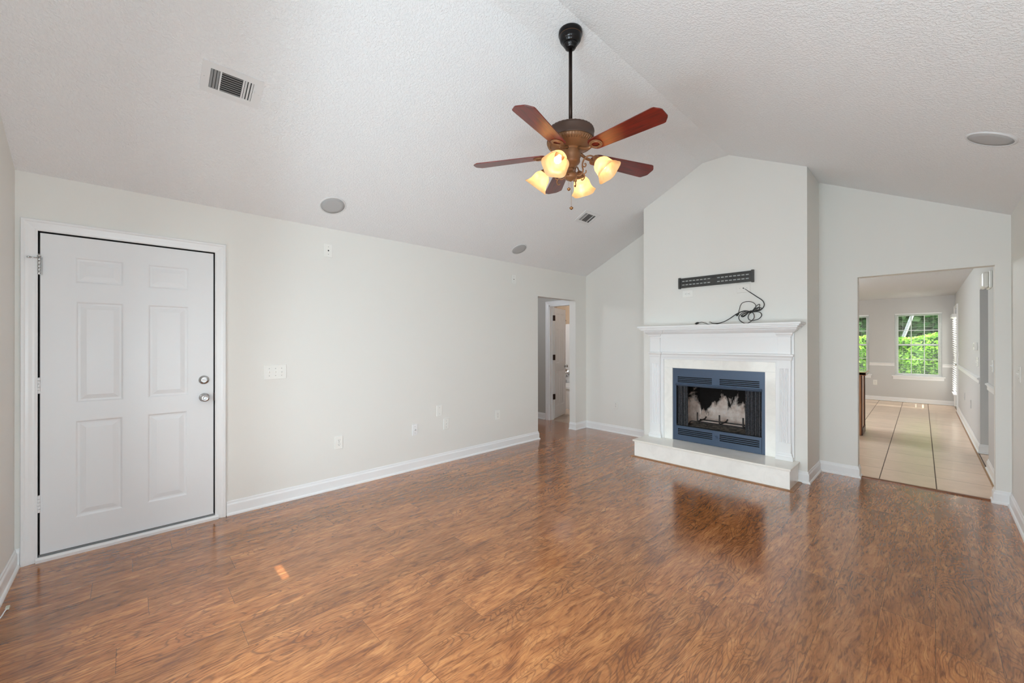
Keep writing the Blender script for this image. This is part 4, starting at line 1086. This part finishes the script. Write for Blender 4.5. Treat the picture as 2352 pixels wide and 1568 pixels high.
for nm, pts, r, ya, yb_ in (
    ('cable_loop', [(-1.301, 1.663), (-1.282, 1.693), (-1.264, 1.714), (-1.246, 1.73), (-1.235, 1.736), (-1.23, 1.728), (-1.235, 1.708), (-1.253, 1.688), (-1.282, 1.671), (-1.304, 1.662)], 0.0032, 0.024, 0.030),
    ('cable_loop', [(-1.304, 1.662), (-1.275, 1.685), (-1.253, 1.698), (-1.227, 1.7), (-1.213, 1.691), (-1.218, 1.678), (-1.237, 1.67), (-1.269, 1.665), (-1.301, 1.661)], 0.0036, 0.030, 0.018),
    ('cable_loop', [(-1.301, 1.665), (-1.272, 1.692), (-1.243, 1.70), (-1.227, 1.69), (-1.237, 1.679), (-1.269, 1.674), (-1.301, 1.663)], 0.0036, 0.038, 0.034),
    ('cable_loop', [(-1.304, 1.662), (-1.347, 1.671), (-1.383, 1.658), (-1.414, 1.634), (-1.424, 1.612), (-1.419, 1.586), (-1.404, 1.567), (-1.387, 1.555), (-1.365, 1.545), (-1.34, 1.545), (-1.317, 1.556), (-1.295, 1.574), (-1.278, 1.598), (-1.277, 1.627), (-1.288, 1.65), (-1.304, 1.66)], 0.0036, 0.022, 0.044),
    ('cable_loop', [(-1.304, 1.66), (-1.327, 1.634), (-1.335, 1.605), (-1.327, 1.582), (-1.304, 1.572), (-1.272, 1.575), (-1.24, 1.586), (-1.218, 1.61), (-1.215, 1.631), (-1.227, 1.65), (-1.253, 1.66), (-1.288, 1.661)], 0.0036, 0.034, 0.014),
    ('cable_loop', [(-1.304, 1.663), (-1.347, 1.653), (-1.383, 1.636), (-1.397, 1.626), (-1.387, 1.612), (-1.367, 1.617), (-1.344, 1.638), (-1.321, 1.659)], 0.0040, 0.040, 0.046),
    ('cable_loop', [(-1.307, 1.667), (-1.353, 1.657), (-1.39, 1.633), (-1.38, 1.621), (-1.347, 1.642), (-1.317, 1.662)], 0.0045, 0.030, 0.040)):
    cable(nm, pts, r, ya, yb_)
m = MB(); m.tube([(-1.322, YC - 0.030, 1.655), (-1.300, YC - 0.030, 1.668)], 0.013, 10); m.build('cable_tie', M_BLACK, cb, shift=shc)
m = MB(); m.tube([(-1.697, YC - 0.036, 1.562), (-1.704, YC - 0.036, 1.565), (-1.704, YC - 0.036, 1.566), (-1.716, YC - 0.036, 1.572)], [0.005, 0.005, 0.006, 0.006], 10); m.build('metal_connector', M_CHROME, cb, shift=shc)
m = MB(); m.tube([(-1.826, YC - 0.045, 1.567), (-1.834, YC - 0.045, 1.566), (-1.842, YC - 0.045, 1.564), (-1.858, YC - 0.045, 1.558), (-1.864, YC - 0.045, 1.557)], [0.005, 0.008, 0.0125, 0.0115, 0.010], 12)
pg = m.build('power_plug', M_BLACK, cb, shift=shc)
m = MB(); m.box((-1.878, YC - 0.050, 1.5565), (-1.863, YC - 0.0485, 1.560)); m.box((-1.878, YC - 0.0405, 1.5565), (-1.863, YC - 0.039, 1.560)); m.build('plug_prong', M_BRASS, pg, shift=shc)
m = MB(); m.tube([(-1.427, YC - 0.026, 1.657), (-1.431, YC - 0.027, 1.650), (-1.438, YC - 0.028, 1.640), (-1.447, YC - 0.028, 1.628)], [0.005, 0.010, 0.012, 0.011], 10); m.build('power_plug', M_BLACK, cb, shift=shc)

# small white cable end on the floor by the near baseboard
ce = thing('cable_end', 'white cable with a plastic connector lying on the floor by the near baseboard', 'cable', (-3.27, -0.44, 0.0))
she = (-3.27, -0.44, 0.0)
M_WCABLE = mat('white_cable', (0.62, 0.60, 0.48), 0.45)
m = MB(); m.tube(smooth([(-3.13, -0.462, 0.003), (-3.17, -0.455, 0.003), (-3.21, -0.452, 0.004), (-3.235, -0.448, 0.006)]), 0.003, 8); m.build('cord', M_TRIM, ce, shift=she)
m = MB(); m.bbox((-3.262, -0.4535, 0.0), (-3.233, -0.4395, 0.012), 0.002); m.build('connector', M_WCABLE, ce, shift=she)

# ------------------------------------------------------------------ kitchen: windows, blinds, trim
def dining_window(i, a, b):
    x0, x1, z0, z1 = a, b, 0.590, 1.985
    loc = ((x0 + x1) / 2, KY1, z0)
    r = sroot('window_%d' % i, loc); sft = loc
    def W(m, nm, mt_, par=None): m.map(skew2); return m.build(nm, mt_, par or r, shift=sft)
    def skew2(v): return v
    yf = KY1 + 0.035
    m = MB(); m.poly([rect(x0, x1, z0, z1), rect(x0 + 0.040, x1 - 0.040, z0 + 0.030, z1 - 0.035)], lambda u, v, d: (u, yf + d, v), 0.06); W(m, 'window_frame', M_TRIM)
    gx0, gx1 = x0 + 0.046, x1 - 0.046
    zm = 1.281
    for nm, s0, s1, y in (('upper_sash', zm - 0.018, z1 - 0.040, yf + 0.032), ('lower_sash', z0 + 0.032, zm + 0.018, yf + 0.010)):
        m = MB()
        holes = []
        w_ = (gx1 - gx0 - 0.03); h_ = (s1 - s0 - 0.036)
        for ix in range(3):
            for iz in range(2):
                holes.append(rect(gx0 + 0.015 + w_ * ix / 3 + 0.007 * (ix > 0), gx0 + 0.015 + w_ * (ix + 1) / 3 - 0.007 * (ix < 2), s0 + 0.018 + h_ * iz / 2 + 0.007 * (iz > 0), s0 + 0.018 + h_ * (iz + 1) / 2 - 0.007 * (iz < 1)))
        m.poly([rect(gx0 - 0.004, gx1 + 0.004, s0, s1)] + holes, lambda u, v, d: (u, y + d, v), 0.020)
        sa = W(m, nm, M_TRIM)
        m = MB(); m.box((gx0, y + 0.008, s0 + 0.01), (gx1, y + 0.011, s1 - 0.01)); W(m, 'glass_pane', M_GLASS, sa)
    # stool and apron
    m = MB(); m.bbox((x0 - 0.045, KY1 - 0.045, z0 - 0.024), (x1 + 0.045, KY1 + 0.06, z0 + 0.002), 0.004); W(m, 'window_stool', M_TRIM)
    m = MB(); m.bbox((x0 - 0.028, KY1 - 0.014, z0 - 0.085), (x1 + 0.028, KY1, z0 - 0.024), 0.003); W(m, 'window_apron', M_TRIM)
    bl = thing('window_blind', ['white mini blind with open slats in the left dining window, partly hidden', 'white mini blind with open slats in the dining window near the corner'][i - 1], 'window blind', ((x0 + x1) / 2, KY1 + 0.012, z1))
    sb = ((x0 + x1) / 2, KY1 + 0.012, z1)
    m = MB(); m.box((x0 + 0.004, KY1 - 0.002, z1 - 0.026), (x1 - 0.004, KY1 + 0.026, z1 - 0.001)); m.build('head_rail', M_TRIM, bl, shift=sb)
    m = MB(); z = z1 - 0.045; n = 0
    ct, st = math.cos(math.radians(9)), math.sin(math.radians(9))
    while z > z0 + 0.03:
        yc = KY1 + 0.014
        m.add([(x0 + 0.008, yc - 0.0115 * ct, z - 0.0115 * st), (x1 - 0.008, yc - 0.0115 * ct, z - 0.0115 * st), (x1 - 0.008, yc + 0.0115 * ct, z + 0.0115 * st), (x0 + 0.008, yc + 0.0115 * ct, z + 0.0115 * st)], [(0, 1, 2, 3)])
        z -= 0.0212
    m.build('slats', M_SLAT, bl, shift=sb)
    m = MB(); m.box((x0 + 0.006, KY1 + 0.003, z0 + 0.004), (x1 - 0.006, KY1 + 0.024, z0 + 0.016)); m.build('bottom_rail', M_TRIM, bl, shift=sb)
    m = MB()
    for fx in (0.18, 0.82): m.tube([(x0 + (x1 - x0) * fx, KY1 + 0.002, z1 - 0.02), (x0 + (x1 - x0) * fx, KY1 + 0.002, z0 + 0.01)], 0.0012, 5)
    m.build('ladder_cord', M_TRIM, bl, shift=sb)
    m = MB(); m.tube([(x1 - 0.045, KY1 - 0.004, z1 - 0.03), (x1 - 0.045, KY1 - 0.004, z1 - 0.85)], 0.004, 6); m.build('tilt_wand', M_TRIM, bl, shift=sb)
for i, (a, b) in enumerate(DIN_WIN): dining_window(i + 1, a, b)
# chair rail
CRP = [(0, 0), (0.008, 0), (0.010, 0.012), (0.008, 0.022), (0.010, 0.040), (0.016, 0.050), (0.024, 0.056), (0.024, 0.066), (0.010, 0.074), (0, 0.076)]
CRZ = 0.800
def rail(name, path, sk=False):
    m = MB(); m.sweep(path, CRP, lambda u, v, h: (u, v, CRZ + h))
    if sk: m.map(skew)
    struct(name, m, M_TRIM)
rail('trim_7', [(DIN_WIN[1][0] - 0.002, KY1 - e), (DIN_WIN[0][1] + 0.002, KY1 - e)])
rail('trim_8', [(0.31, KY1 - e), (DIN_WIN[1][1] + 0.002, KY1 - e)])
CRZ = 0.840
rail('trim_9', [(XKR - e, RY1 + 0.0), (XKR - e, KD0 - 0.06)], True)
rail('trim_10', [(XKR - e, KY0), (XKR - e, RY0)], True)
# back door with blind on the right wall (door_2)
def KX(y): return XKR - SK * (y - 5.36)
m = MB(); m.sweep([(KD1, 0), (KD1, KDZ), (KD0, KDZ), (KD0, 0)][::-1], [(o * 0.8, h) for o, h in CP], lambda u, v, h: (XKR - h, u, v)); m.map(skew); struct('trim_11', m, M_TRIM)
kd = sroot('door_2', (KX(12.03), 12.03, 0.0)); skd = (KX(12.03), 12.03, 0.0)
m = MB(); m.poly([rect(KD0 + 0.01, KD1 - 0.01, 0.02, KDZ - 0.01), rect(KD0 + 0.14, KD1 - 0.10, 0.30, 1.86)], lambda u, v, d: (XKR + 0.03 + d, u, v), 0.044); m.map(skew); m.build('door_slab', M_TRIM, kd, shift=skd)
m = MB(); m.box((XKR + 0.05, KD0 + 0.13, 0.29), (XKR + 0.056, KD1 - 0.09, 1.87)); m.map(skew); m.build('glass_pane', M_GLASS, kd, shift=skd)
m = MB(); m.lathe([(0.026, 0), (0.026, -0.008), (0.012, -0.012), (0.012, -0.035), (0.026, -0.045), (0.028, -0.055), (0.020, -0.066), (0.004, -0.068)], 18, Matrix.Translation((KX(11.70) + 0.03, 11.70, 0.90)) @ Matrix.Rotation(PI / 2, 4, 'Y')); m.build('door_knob', M_NICKEL, kd, shift=skd)
db2 = thing('door_blind', 'bright white slatted blind hanging on the back door beside the dining window', 'door blind', (KX(12.08), 12.08, 1.86)); sdb = (KX(12.08), 12.08, 1.86)
BY0, BY1 = 11.76, 12.40
m = MB(); m.bbox((XKR - 0.075, BY0 - 0.01, 1.835), (XKR + 0.02, BY1 + 0.01, 1.900), 0.004); m.map(skew); m.build('valance', M_TRIM, db2, shift=sdb)
m = MB(); z = 1.815
while z > 0.33:
    a = math.radians(36)
    q = [(XKR - 0.032 - 0.025 * math.cos(a), z + 0.025 * math.sin(a)), (XKR - 0.032 + 0.025 * math.cos(a), z - 0.025 * math.sin(a))]
    m.add([(q[0][0], BY0, q[0][1]), (q[0][0], BY1, q[0][1]), (q[1][0], BY1, q[1][1]), (q[1][0], BY0, q[1][1])], [(0, 1, 2, 3)])
    z -= 0.044
m.map(skew); m.build('slats', M_SLAT, db2, shift=sdb)
m = MB(); m.bbox((XKR - 0.057, BY0, 0.290), (XKR - 0.007, BY1, 0.315), 0.003); m.map(skew); m.build('bottom_rail', M_TRIM, db2, shift=sdb)

# kitchen right wall fittings
def Mk(y, z, turn=0.0): return Matrix.Translation((KX(y), y, z)) @ Matrix.Rotation(-PI / 2 + SK, 4, 'Z') @ Matrix.Rotation(turn, 4, 'Y')
ts = thing('thermostat', 'small white thermostat box on the kitchen wall just past the wall recess', 'thermostat', M=Mk(7.80, 1.292))
m = MB(); m.bbox((-0.070, -0.030, -0.048), (0.070, 0, 0.048), 0.004); m.build('thermostat_body', M_PLATE, ts)
m = MB(); m.box((-0.01, -0.0308, -0.01), (0.055, -0.030, 0.03)); m.build('display', M_VENTG, ts)
plate('switch_plate', 'light switch plate on the kitchen wall directly below the thermostat', 'light switch', Mk(7.70, 1.098), 0.118, 0.118, 'toggle2')
plate('switch_plate', 'white light switch plate on the short kitchen wall beside the opening jamb', 'light switch', Mk(6.16, 1.108), 0.072, 0.118, 'toggle1', mt=M_TRIM)
plate('wall_outlet', 'white outlet low on the short kitchen wall beside the opening jamb', 'outlet', Mk(6.00, 0.495), 0.072, 0.118, mt=M_TRIM)
plate('wall_outlet', 'outlet low on the kitchen right wall, the one nearer the back door', 'outlet', Mk(9.90, 0.455), mt=M_KWALL)
plate('blank_plate', 'blank cover plate low on the kitchen right wall between the outlet and the recess', 'wall plate', Mk(8.75, 0.455), kind='blank', mt=M_KWALL)
plate('wall_outlet', 'duplex outlet on the dining wall under the gap between the two windows', 'outlet', Mwall((-0.955, KY1, 0.408), 'far'))
plate('switch_plate', 'light switch plate on the kitchen wall next to the back door', 'light switch', Mk(11.30, 1.10), 0.072, 0.118, 'toggle1')
al = thing('alarm_siren', 'white rounded alarm box high on the wall above the kitchen recess', 'alarm', M=Mk(6.33, 1.975))
m = MB(); m.bbox((-0.15, -0.020, -0.085), (0.13, 0, 0.085), 0.006); m.build('alarm_base', M_PLATE, al)
m = MB(); m.bbox((-0.145, -0.065, -0.080), (0.09, -0.018, 0.080), 0.020); m.build('alarm_cover', M_PLATE, al)
# peninsula end
pn = thing('kitchen_peninsula', 'honey oak cabinet end with a light wood-edged countertop behind the opening jamb', 'cabinet', (-1.2, 7.9, 0.0)); spn = (-1.2, 7.9, 0.0)
PX, PY0, PY1, PZ = -0.695, 7.66, 8.11, 0.868
m = MB(); m.box((-1.75, PY0, 0.0), (PX, PY1, PZ)); m.map(skew); m.build('cabinet_body', M_CAB, pn, shift=spn)
m = MB()
m.box((PX, PY0 - 0.004, 0.0), (PX + 0.010, PY0 + 0.035, PZ)); m.box((PX, PY1 - 0.035, 0.0), (PX + 0.010, PY1 + 0.004, PZ)); m.box((PX, PY0, 0.0), (PX + 0.014, PY1, 0.09)); m.map(skew); m.build('corner_moulding', M_CABD, pn, shift=spn)
m = MB(); m.bbox((-1.80, PY0 - 0.06, PZ + 0.004), (PX + 0.055, PY1 + 0.10, PZ + 0.042), 0.004); m.map(skew); m.build('countertop', M_CTOP, pn, shift=spn)
m = MB(); m.sweep([(PX + 0.055, PY1 + 0.10), (PX + 0.055, PY0 - 0.06), (-1.80, PY0 - 0.06)], [(0, PZ), (-0.016, PZ), (-0.020, PZ + 0.02), (-0.016, PZ + 0.0425), (0, PZ + 0.0425)], lambda u, v, h: (u, v, h)); m.map(skew); m.build('counter_edge', M_CEDGE, pn, shift=spn)

# ------------------------------------------------------------------ bathroom door, tub, shower (through the hallway opening)
m = MB(); m.sweep([(BX0 - 0.0, 0.0), (BX0 - 0.0, BZ), (BX1 + 0.0, BZ), (BX1 + 0.0, 0.0)], [(o, h) for o, h in CP], lambda u, v, h: (u, HB - h, v)); struct('trim_12', m, M_TRIM)
m = MB(); m.box((BX0 - 0.0, HB, 0), (BX0 + 0.018, HB + 0.115, BZ)); m.box((BX0, HB, BZ - 0.018), (BX1, HB + 0.115, BZ)); m.box((BX1 - 0.018, HB, 0), (BX1, HB + 0.115, BZ)); m.box((BX0 + 0.018, HB + 0.05, 0), (BX0 + 0.030, HB + 0.085, BZ)); struct('trim_13', m, M_TRIM)
HP = Vector((BX0 + 0.020, HB + 0.120, 0)); dd = Vector((-0.34, 0.94, 0)).normalized(); dn = Vector((dd.y, -dd.x, 0))
bd = sroot('door_3', tuple(HP)); sbd = tuple(HP)
DW = 0.60
pw = [(0.09, 0.27, 1.70, 1.86), (0.33, 0.51, 1.70, 1.86), (0.09, 0.27, 0.98, 1.60), (0.33, 0.51, 0.98, 1.60), (0.09, 0.27, 0.22, 0.84), (0.33, 0.51, 0.22, 0.84)]
def bdf(u, v, d): q = HP + dd * u - dn * d; return (q.x, q.y, v)
m = panel_door(0.004, DW, 0.015, 1.955, 0.035, pw, bdf, both=True); m.build('door_slab', M_DOOR, bd, shift=sbd)
for zc in (1.77, 1.085, 0.400):
    m = MB(); m.bbox((HP.x - 0.024, HP.y - 0.055, zc - 0.048), (HP.x + 0.026, HP.y - 0.010, zc + 0.048), 0.006)
    m.lathe([(0.007, zc - 0.047), (0.007, zc + 0.047)], 12, Matrix.Translation((HP.x + 0.016, HP.y - 0.004, 0))); m.build('hinge', M_BRONZE, bd, shift=sbd)
kp = HP + dd * (DW - 0.06)
m = MB(); km = Matrix.Translation((kp.x, kp.y, 0.905)) @ dn.to_track_quat('Z', 'Y').to_matrix().to_4x4()
m.lathe([(0.030, 0.0), (0.030, 0.006), (0.012, 0.010), (0.011, 0.030), (0.024, 0.038), (0.027, 0.050), (0.020, 0.060), (0.003, 0.062)], 20, km); m.build('door_knob', M_CHROME, bd, shift=sbd)
# tub with surround: tub front facing +Y? it closes the far end of the room
TY = 6.42
tub = thing('bathtub', 'white bathtub with a rounded rim seen past the half-open bathroom door', 'bathtub', (-5.2, TY + 0.35, 0.0)); stb = (-5.2, TY + 0.35, 0.0)
m = MB()
m.poly([rect(-6.07, -4.30, TY, TY + 0.76), rect(-5.98, -4.40, TY + 0.09, TY + 0.68)], lambda u, v, d: (u, v, 0.40 + d * 1.0), 0.03)
m.build('tub_rim', M_TUB, tub, bevel=0.012, shift=stb)
m = MB(); m.box((-6.07, TY + 0.015, 0.0), (-4.31, TY + 0.03, 0.405)); m.build('tub_apron', M_TUB, tub, shift=stb)
m = MB(); m.add([(-5.98, TY + 0.09, 0.42), (-4.40, TY + 0.09, 0.42), (-4.40, TY + 0.68, 0.42), (-5.98, TY + 0.68, 0.42), (-5.85, TY + 0.16, 0.08), (-4.55, TY + 0.16, 0.08), (-4.55, TY + 0.62, 0.08), (-5.85, TY + 0.62, 0.08)], [(0, 1, 5, 4), (1, 2, 6, 5), (2, 3, 7, 6), (3, 0, 4, 7), (4, 5, 6, 7)]); m.build('tub_basin', M_TUB, tub, shift=stb)
TS = TY + 0.765
m = MB(); m.box((-6.07, TS, 0.40), (-4.1, TS + 0.03, 1.76)); struct('wall_tub_surround', m, M_TUB)
m = MB(); m.box((-6.07, TS + 0.03, -0.05), (-4.1, TS + 0.10, 2.40)); struct('wall_bathroom_far', m, M_BWALL)
def on_tub(px_x, z): return Vector((px_x, TS, z))
shw_ = thing('shower_fixture', 'dark bronze shower head on a curved arm above the tub surround', 'shower head', (-5.78, TS + 0.03, 1.83)); ssh = (-5.78, TS + 0.03, 1.83)
m = MB(); m.tube(smooth([(-5.80, TS + 0.03, 1.84), (-5.795, TS - 0.06, 1.86), (-5.78, TS - 0.12, 1.86), (-5.765, TS - 0.15, 1.845)]), 0.012, 10); m.build('arm_pipe', M_BRONZE, shw_, shift=ssh)
m = MB(); m.lathe([(0.014, 0.03), (0.022, 0.015), (0.045, -0.02), (0.048, -0.03), (0.040, -0.034)], 20, Matrix.Translation((-5.755, TS - 0.17, 1.83)) @ Matrix.Rotation(math.radians(25), 4, 'X')); m.build('spray_head', M_BRONZE, shw_, shift=ssh)
mx = thing('shower_valve', 'round chrome shower valve plate on the tub surround', 'faucet', (-5.76, TS, 0.65)); smx = (-5.76, TS, 0.65)
m = MB(); m.lathe([(0.095, 0), (0.090, 0.010), (0.045, 0.016), (0.040, 0.05), (0.030, 0.055), (0.004, 0.056)], 28, Matrix.Translation((-5.76, TS, 0.65)) @ Matrix.Rotation(PI / 2, 4, 'X')); m.build('valve_plate', M_CHROME, mx, shift=smx)
m = MB(); m.tube([(-5.76, TS - 0.05, 0.65), (-5.76, TS - 0.055, 0.56)], 0.010, 10); m.build('lever', M_CHROME, mx, shift=smx)
spt = thing('tub_spout', 'chrome tub spout below the round shower valve', 'faucet', (-5.77, TS, 0.47)); ssp = (-5.77, TS, 0.47)
m = MB(); m.tube(smooth([(-5.77, TS, 0.47), (-5.77, TS - 0.08, 0.47), (-5.77, TS - 0.13, 0.455), (-5.77, TS - 0.14, 0.43)]), 0.028, 14); m.build('spout', M_CHROME, spt, shift=ssp)

# ------------------------------------------------------------------ near wall windows behind the camera, added sun slit and side window
for i, (a, b, z0, z1) in enumerate(NEAR_WIN):
    loc = ((a + b) / 2, YN - 0.08, z0); r = sroot('window_%d' % (i + 3), loc)
    m = MB(); hs = [rect(a + 0.04, (a + b) / 2 - 0.015, z0 + 0.04, z1 - 0.04), rect((a + b) / 2 + 0.015, b - 0.04, z0 + 0.04, z1 - 0.04)]
    m.poly([rect(a, b, z0, z1)] + hs, lambda u, v, d: (u, YN - 0.06 - d, v), 0.04); m.build('window_frame', M_TRIM, r, shift=loc)
    m = MB(); m.box((a + 0.03, YN - 0.082, z0 + 0.03), (b - 0.03, YN - 0.078, z1 - 0.03)); m.build('glass_pane', M_GLASS, r, shift=loc)
r = sroot('window_5', (XR + 0.06, SLY, 1.75))  # unseen slit with slotted plate, made up to shape the floor sun sliver
m = MB(); hs = [rect(SLY - 0.018, SLY + 0.020, 1.872 + k * 0.030, 1.8985 + k * 0.030) for k in range(4)]
m.poly([rect(SLY - 0.03, SLY + 0.03, 1.75, 2.02)] + hs, lambda u, v, d: (XR + 0.055 + d, u, v), 0.004); m.build('slatted_shutter', M_TRIM, r, shift=(XR + 0.06, SLY, 1.75))

for i, q in enumerate((RW2,)):  # unseen window frame added around the side fill light
    ym = (q[0] + q[1]) / 2; lo_ = (XR + 0.06, ym, q[2])
    r = sroot('window_%d' % (6 + i), lo_)
    m = MB(); m.poly([rect(*q), rect(q[0] + 0.04, ym - 0.015, q[2] + 0.04, q[3] - 0.04), rect(ym + 0.015, q[1] - 0.04, q[2] + 0.04, q[3] - 0.04)], lambda u, v, d: (XR + 0.05 + d, u, v), 0.04); m.build('window_frame', M_TRIM, r, shift=lo_)
    m = MB(); m.box((XR + 0.068, q[0] + 0.03, q[2] + 0.03), (XR + 0.072, q[1] - 0.03, q[3] - 0.03)); m.build('glass_pane', M_GLASS, r, shift=lo_)
m = MB(); m.box((XR + 0.125, -1.8, 2.2), (XR + 2.6, SLY - 0.06, 2.3)); m.box((XR + 2.5, -1.8, -0.3), (XR + 2.6, SLY - 0.06, 2.2)); struct('wall_porch_front', m, M_OUT)
# unseen roof and wall, added to keep direct sun off the side window
# ------------------------------------------------------------------ outside: lawn, hedge, trees
m = MB(); m.box((-30, 12.77, -0.30), (30, 45, -0.20)); struct('ground_lawn', m, M_GRASS)
m = MB(); m.box((-40, -40, -0.35), (40, 45, -0.30)); struct('ground', m, M_OUT)
def leaves(m, n, fn, s0, s1, rnd):
    for _ in range(n):
        p = fn(rnd); s = rnd.uniform(s0, s1)
        a = rnd.uniform(0, 2 * PI); t = rnd.uniform(-0.9, 0.9); yaw_ = rnd.uniform(-0.9, 0.9)
        R_ = Matrix.Rotation(yaw_, 3, 'Z') @ Matrix.Rotation(t - 0.5, 3, 'X') @ Matrix.Rotation(a, 3, 'Y')
        q = [Vector((-0.5, 0, 0)), Vector((-0.1, -0.06, -0.30)), Vector((0.55, 0.05, 0)), Vector((-0.1, -0.06, 0.30))]
        m.add([p + R_ @ (k * s) for k in q], [(0, 1, 2, 3)])
rnd = random.Random(3)
def hz(x): return 1.53 + 0.03 * math.sin(x * 2.1) + 0.05 * math.sin(x * 5.3 + 1)
def hedge_pt(r):
    x = r.uniform(-4.5, 2.6); zt = hz(x)
    z = r.uniform(-0.2, zt)
    if r.random() < 0.16: z = zt - abs(r.gauss(0, 0.05)); y = 15.0 + r.uniform(-0.1, 0.8)
    else: y = 15.0 - 0.22 * math.sin(x * 7 + z * 5) * math.sin(z * 8 - x * 3) + 0.25 * max(0, (z - zt + 0.35) / 0.35) ** 2 + abs(r.gauss(0, 0.10))
    return Vector((x, y, z))
hg = thing('hedge', 'bright green leafy hedge outside the dining windows', 'hedge', (-1, 15.4, -0.2)); shh_ = (-1, 15.4, -0.2)
m = MB(); leaves(m, 15000, hedge_pt, 0.045, 0.095, rnd); m.build('hedge_leaves', M_LEAF, hg, shift=shh_)
m = MB(); m.box((-4.5, 15.32, -0.2), (2.6, 15.7, 1.45)); m.build('hedge_core', M_LEAFD, hg, shift=shh_)
for i, (tx, ty, tr, lb) in enumerate(((-2.3, 19.5, 1.25, 'dark leafy tree behind the left part of the hedge'), (0.3, 19.7, 1.25, 'dark leafy tree behind the hedge, seen through the corner window'), (2.9, 19.4, 1.25, 'dark leafy tree behind the right end of the hedge'), (-4.95, 19.8, 1.25, 'dark leafy tree far left behind the hedge'), (-1.0, 23.0, 1.5, 'tall dark tree in the back row, between the two trees behind the hedge'), (-4.2, 23.0, 1.5, 'tall dark tree in the back row at the left'), (2.2, 23.0, 1.5, 'tall dark tree in the back row at the right'))):
    t = thing('tree', lb, 'tree', (tx, ty, -0.2), group='trees behind the hedge')
    def tp(r, tx=tx, ty=ty, tr=tr):
        while True:
            v = Vector((r.uniform(-1, 1), r.uniform(-1, 1), r.uniform(-1, 1)))
            if 0.35 < v.length < 1: return Vector((tx + v.x * tr, ty + v.y * tr * 0.9, 2.6 + v.z * 2.9))
    m = MB(); leaves(m, 6000, tp, 0.16, 0.34, rnd); m.build('crown', M_LEAFD, t, shift=(tx, ty, -0.2))
    m = MB(); m.tube([(tx, ty, -0.25), (tx + 0.1, ty, 1.0), (tx + 0.05, ty, 3.0)], [0.16, 0.13, 0.06], 10); m.build('trunk', M_TRUNK, t, shift=(tx, ty, -0.2))
lt = thing('leaning_trunk', 'pale bare trunk leaning to the right behind the hedge', 'tree trunk', (-0.85, 16.6, -0.2))
m = MB(); m.tube(smooth([(-1.05, 16.6, -0.25), (-0.85, 16.6, 0.8), (-0.60, 16.6, 1.6), (-0.42, 16.6, 2.2), (-0.28, 16.6, 2.45), (-0.12, 16.6, 3.2)]), 0.042, 10)
m.build('bare_trunk', M_TRUNK, lt, shift=(-0.85, 16.6, -0.2))
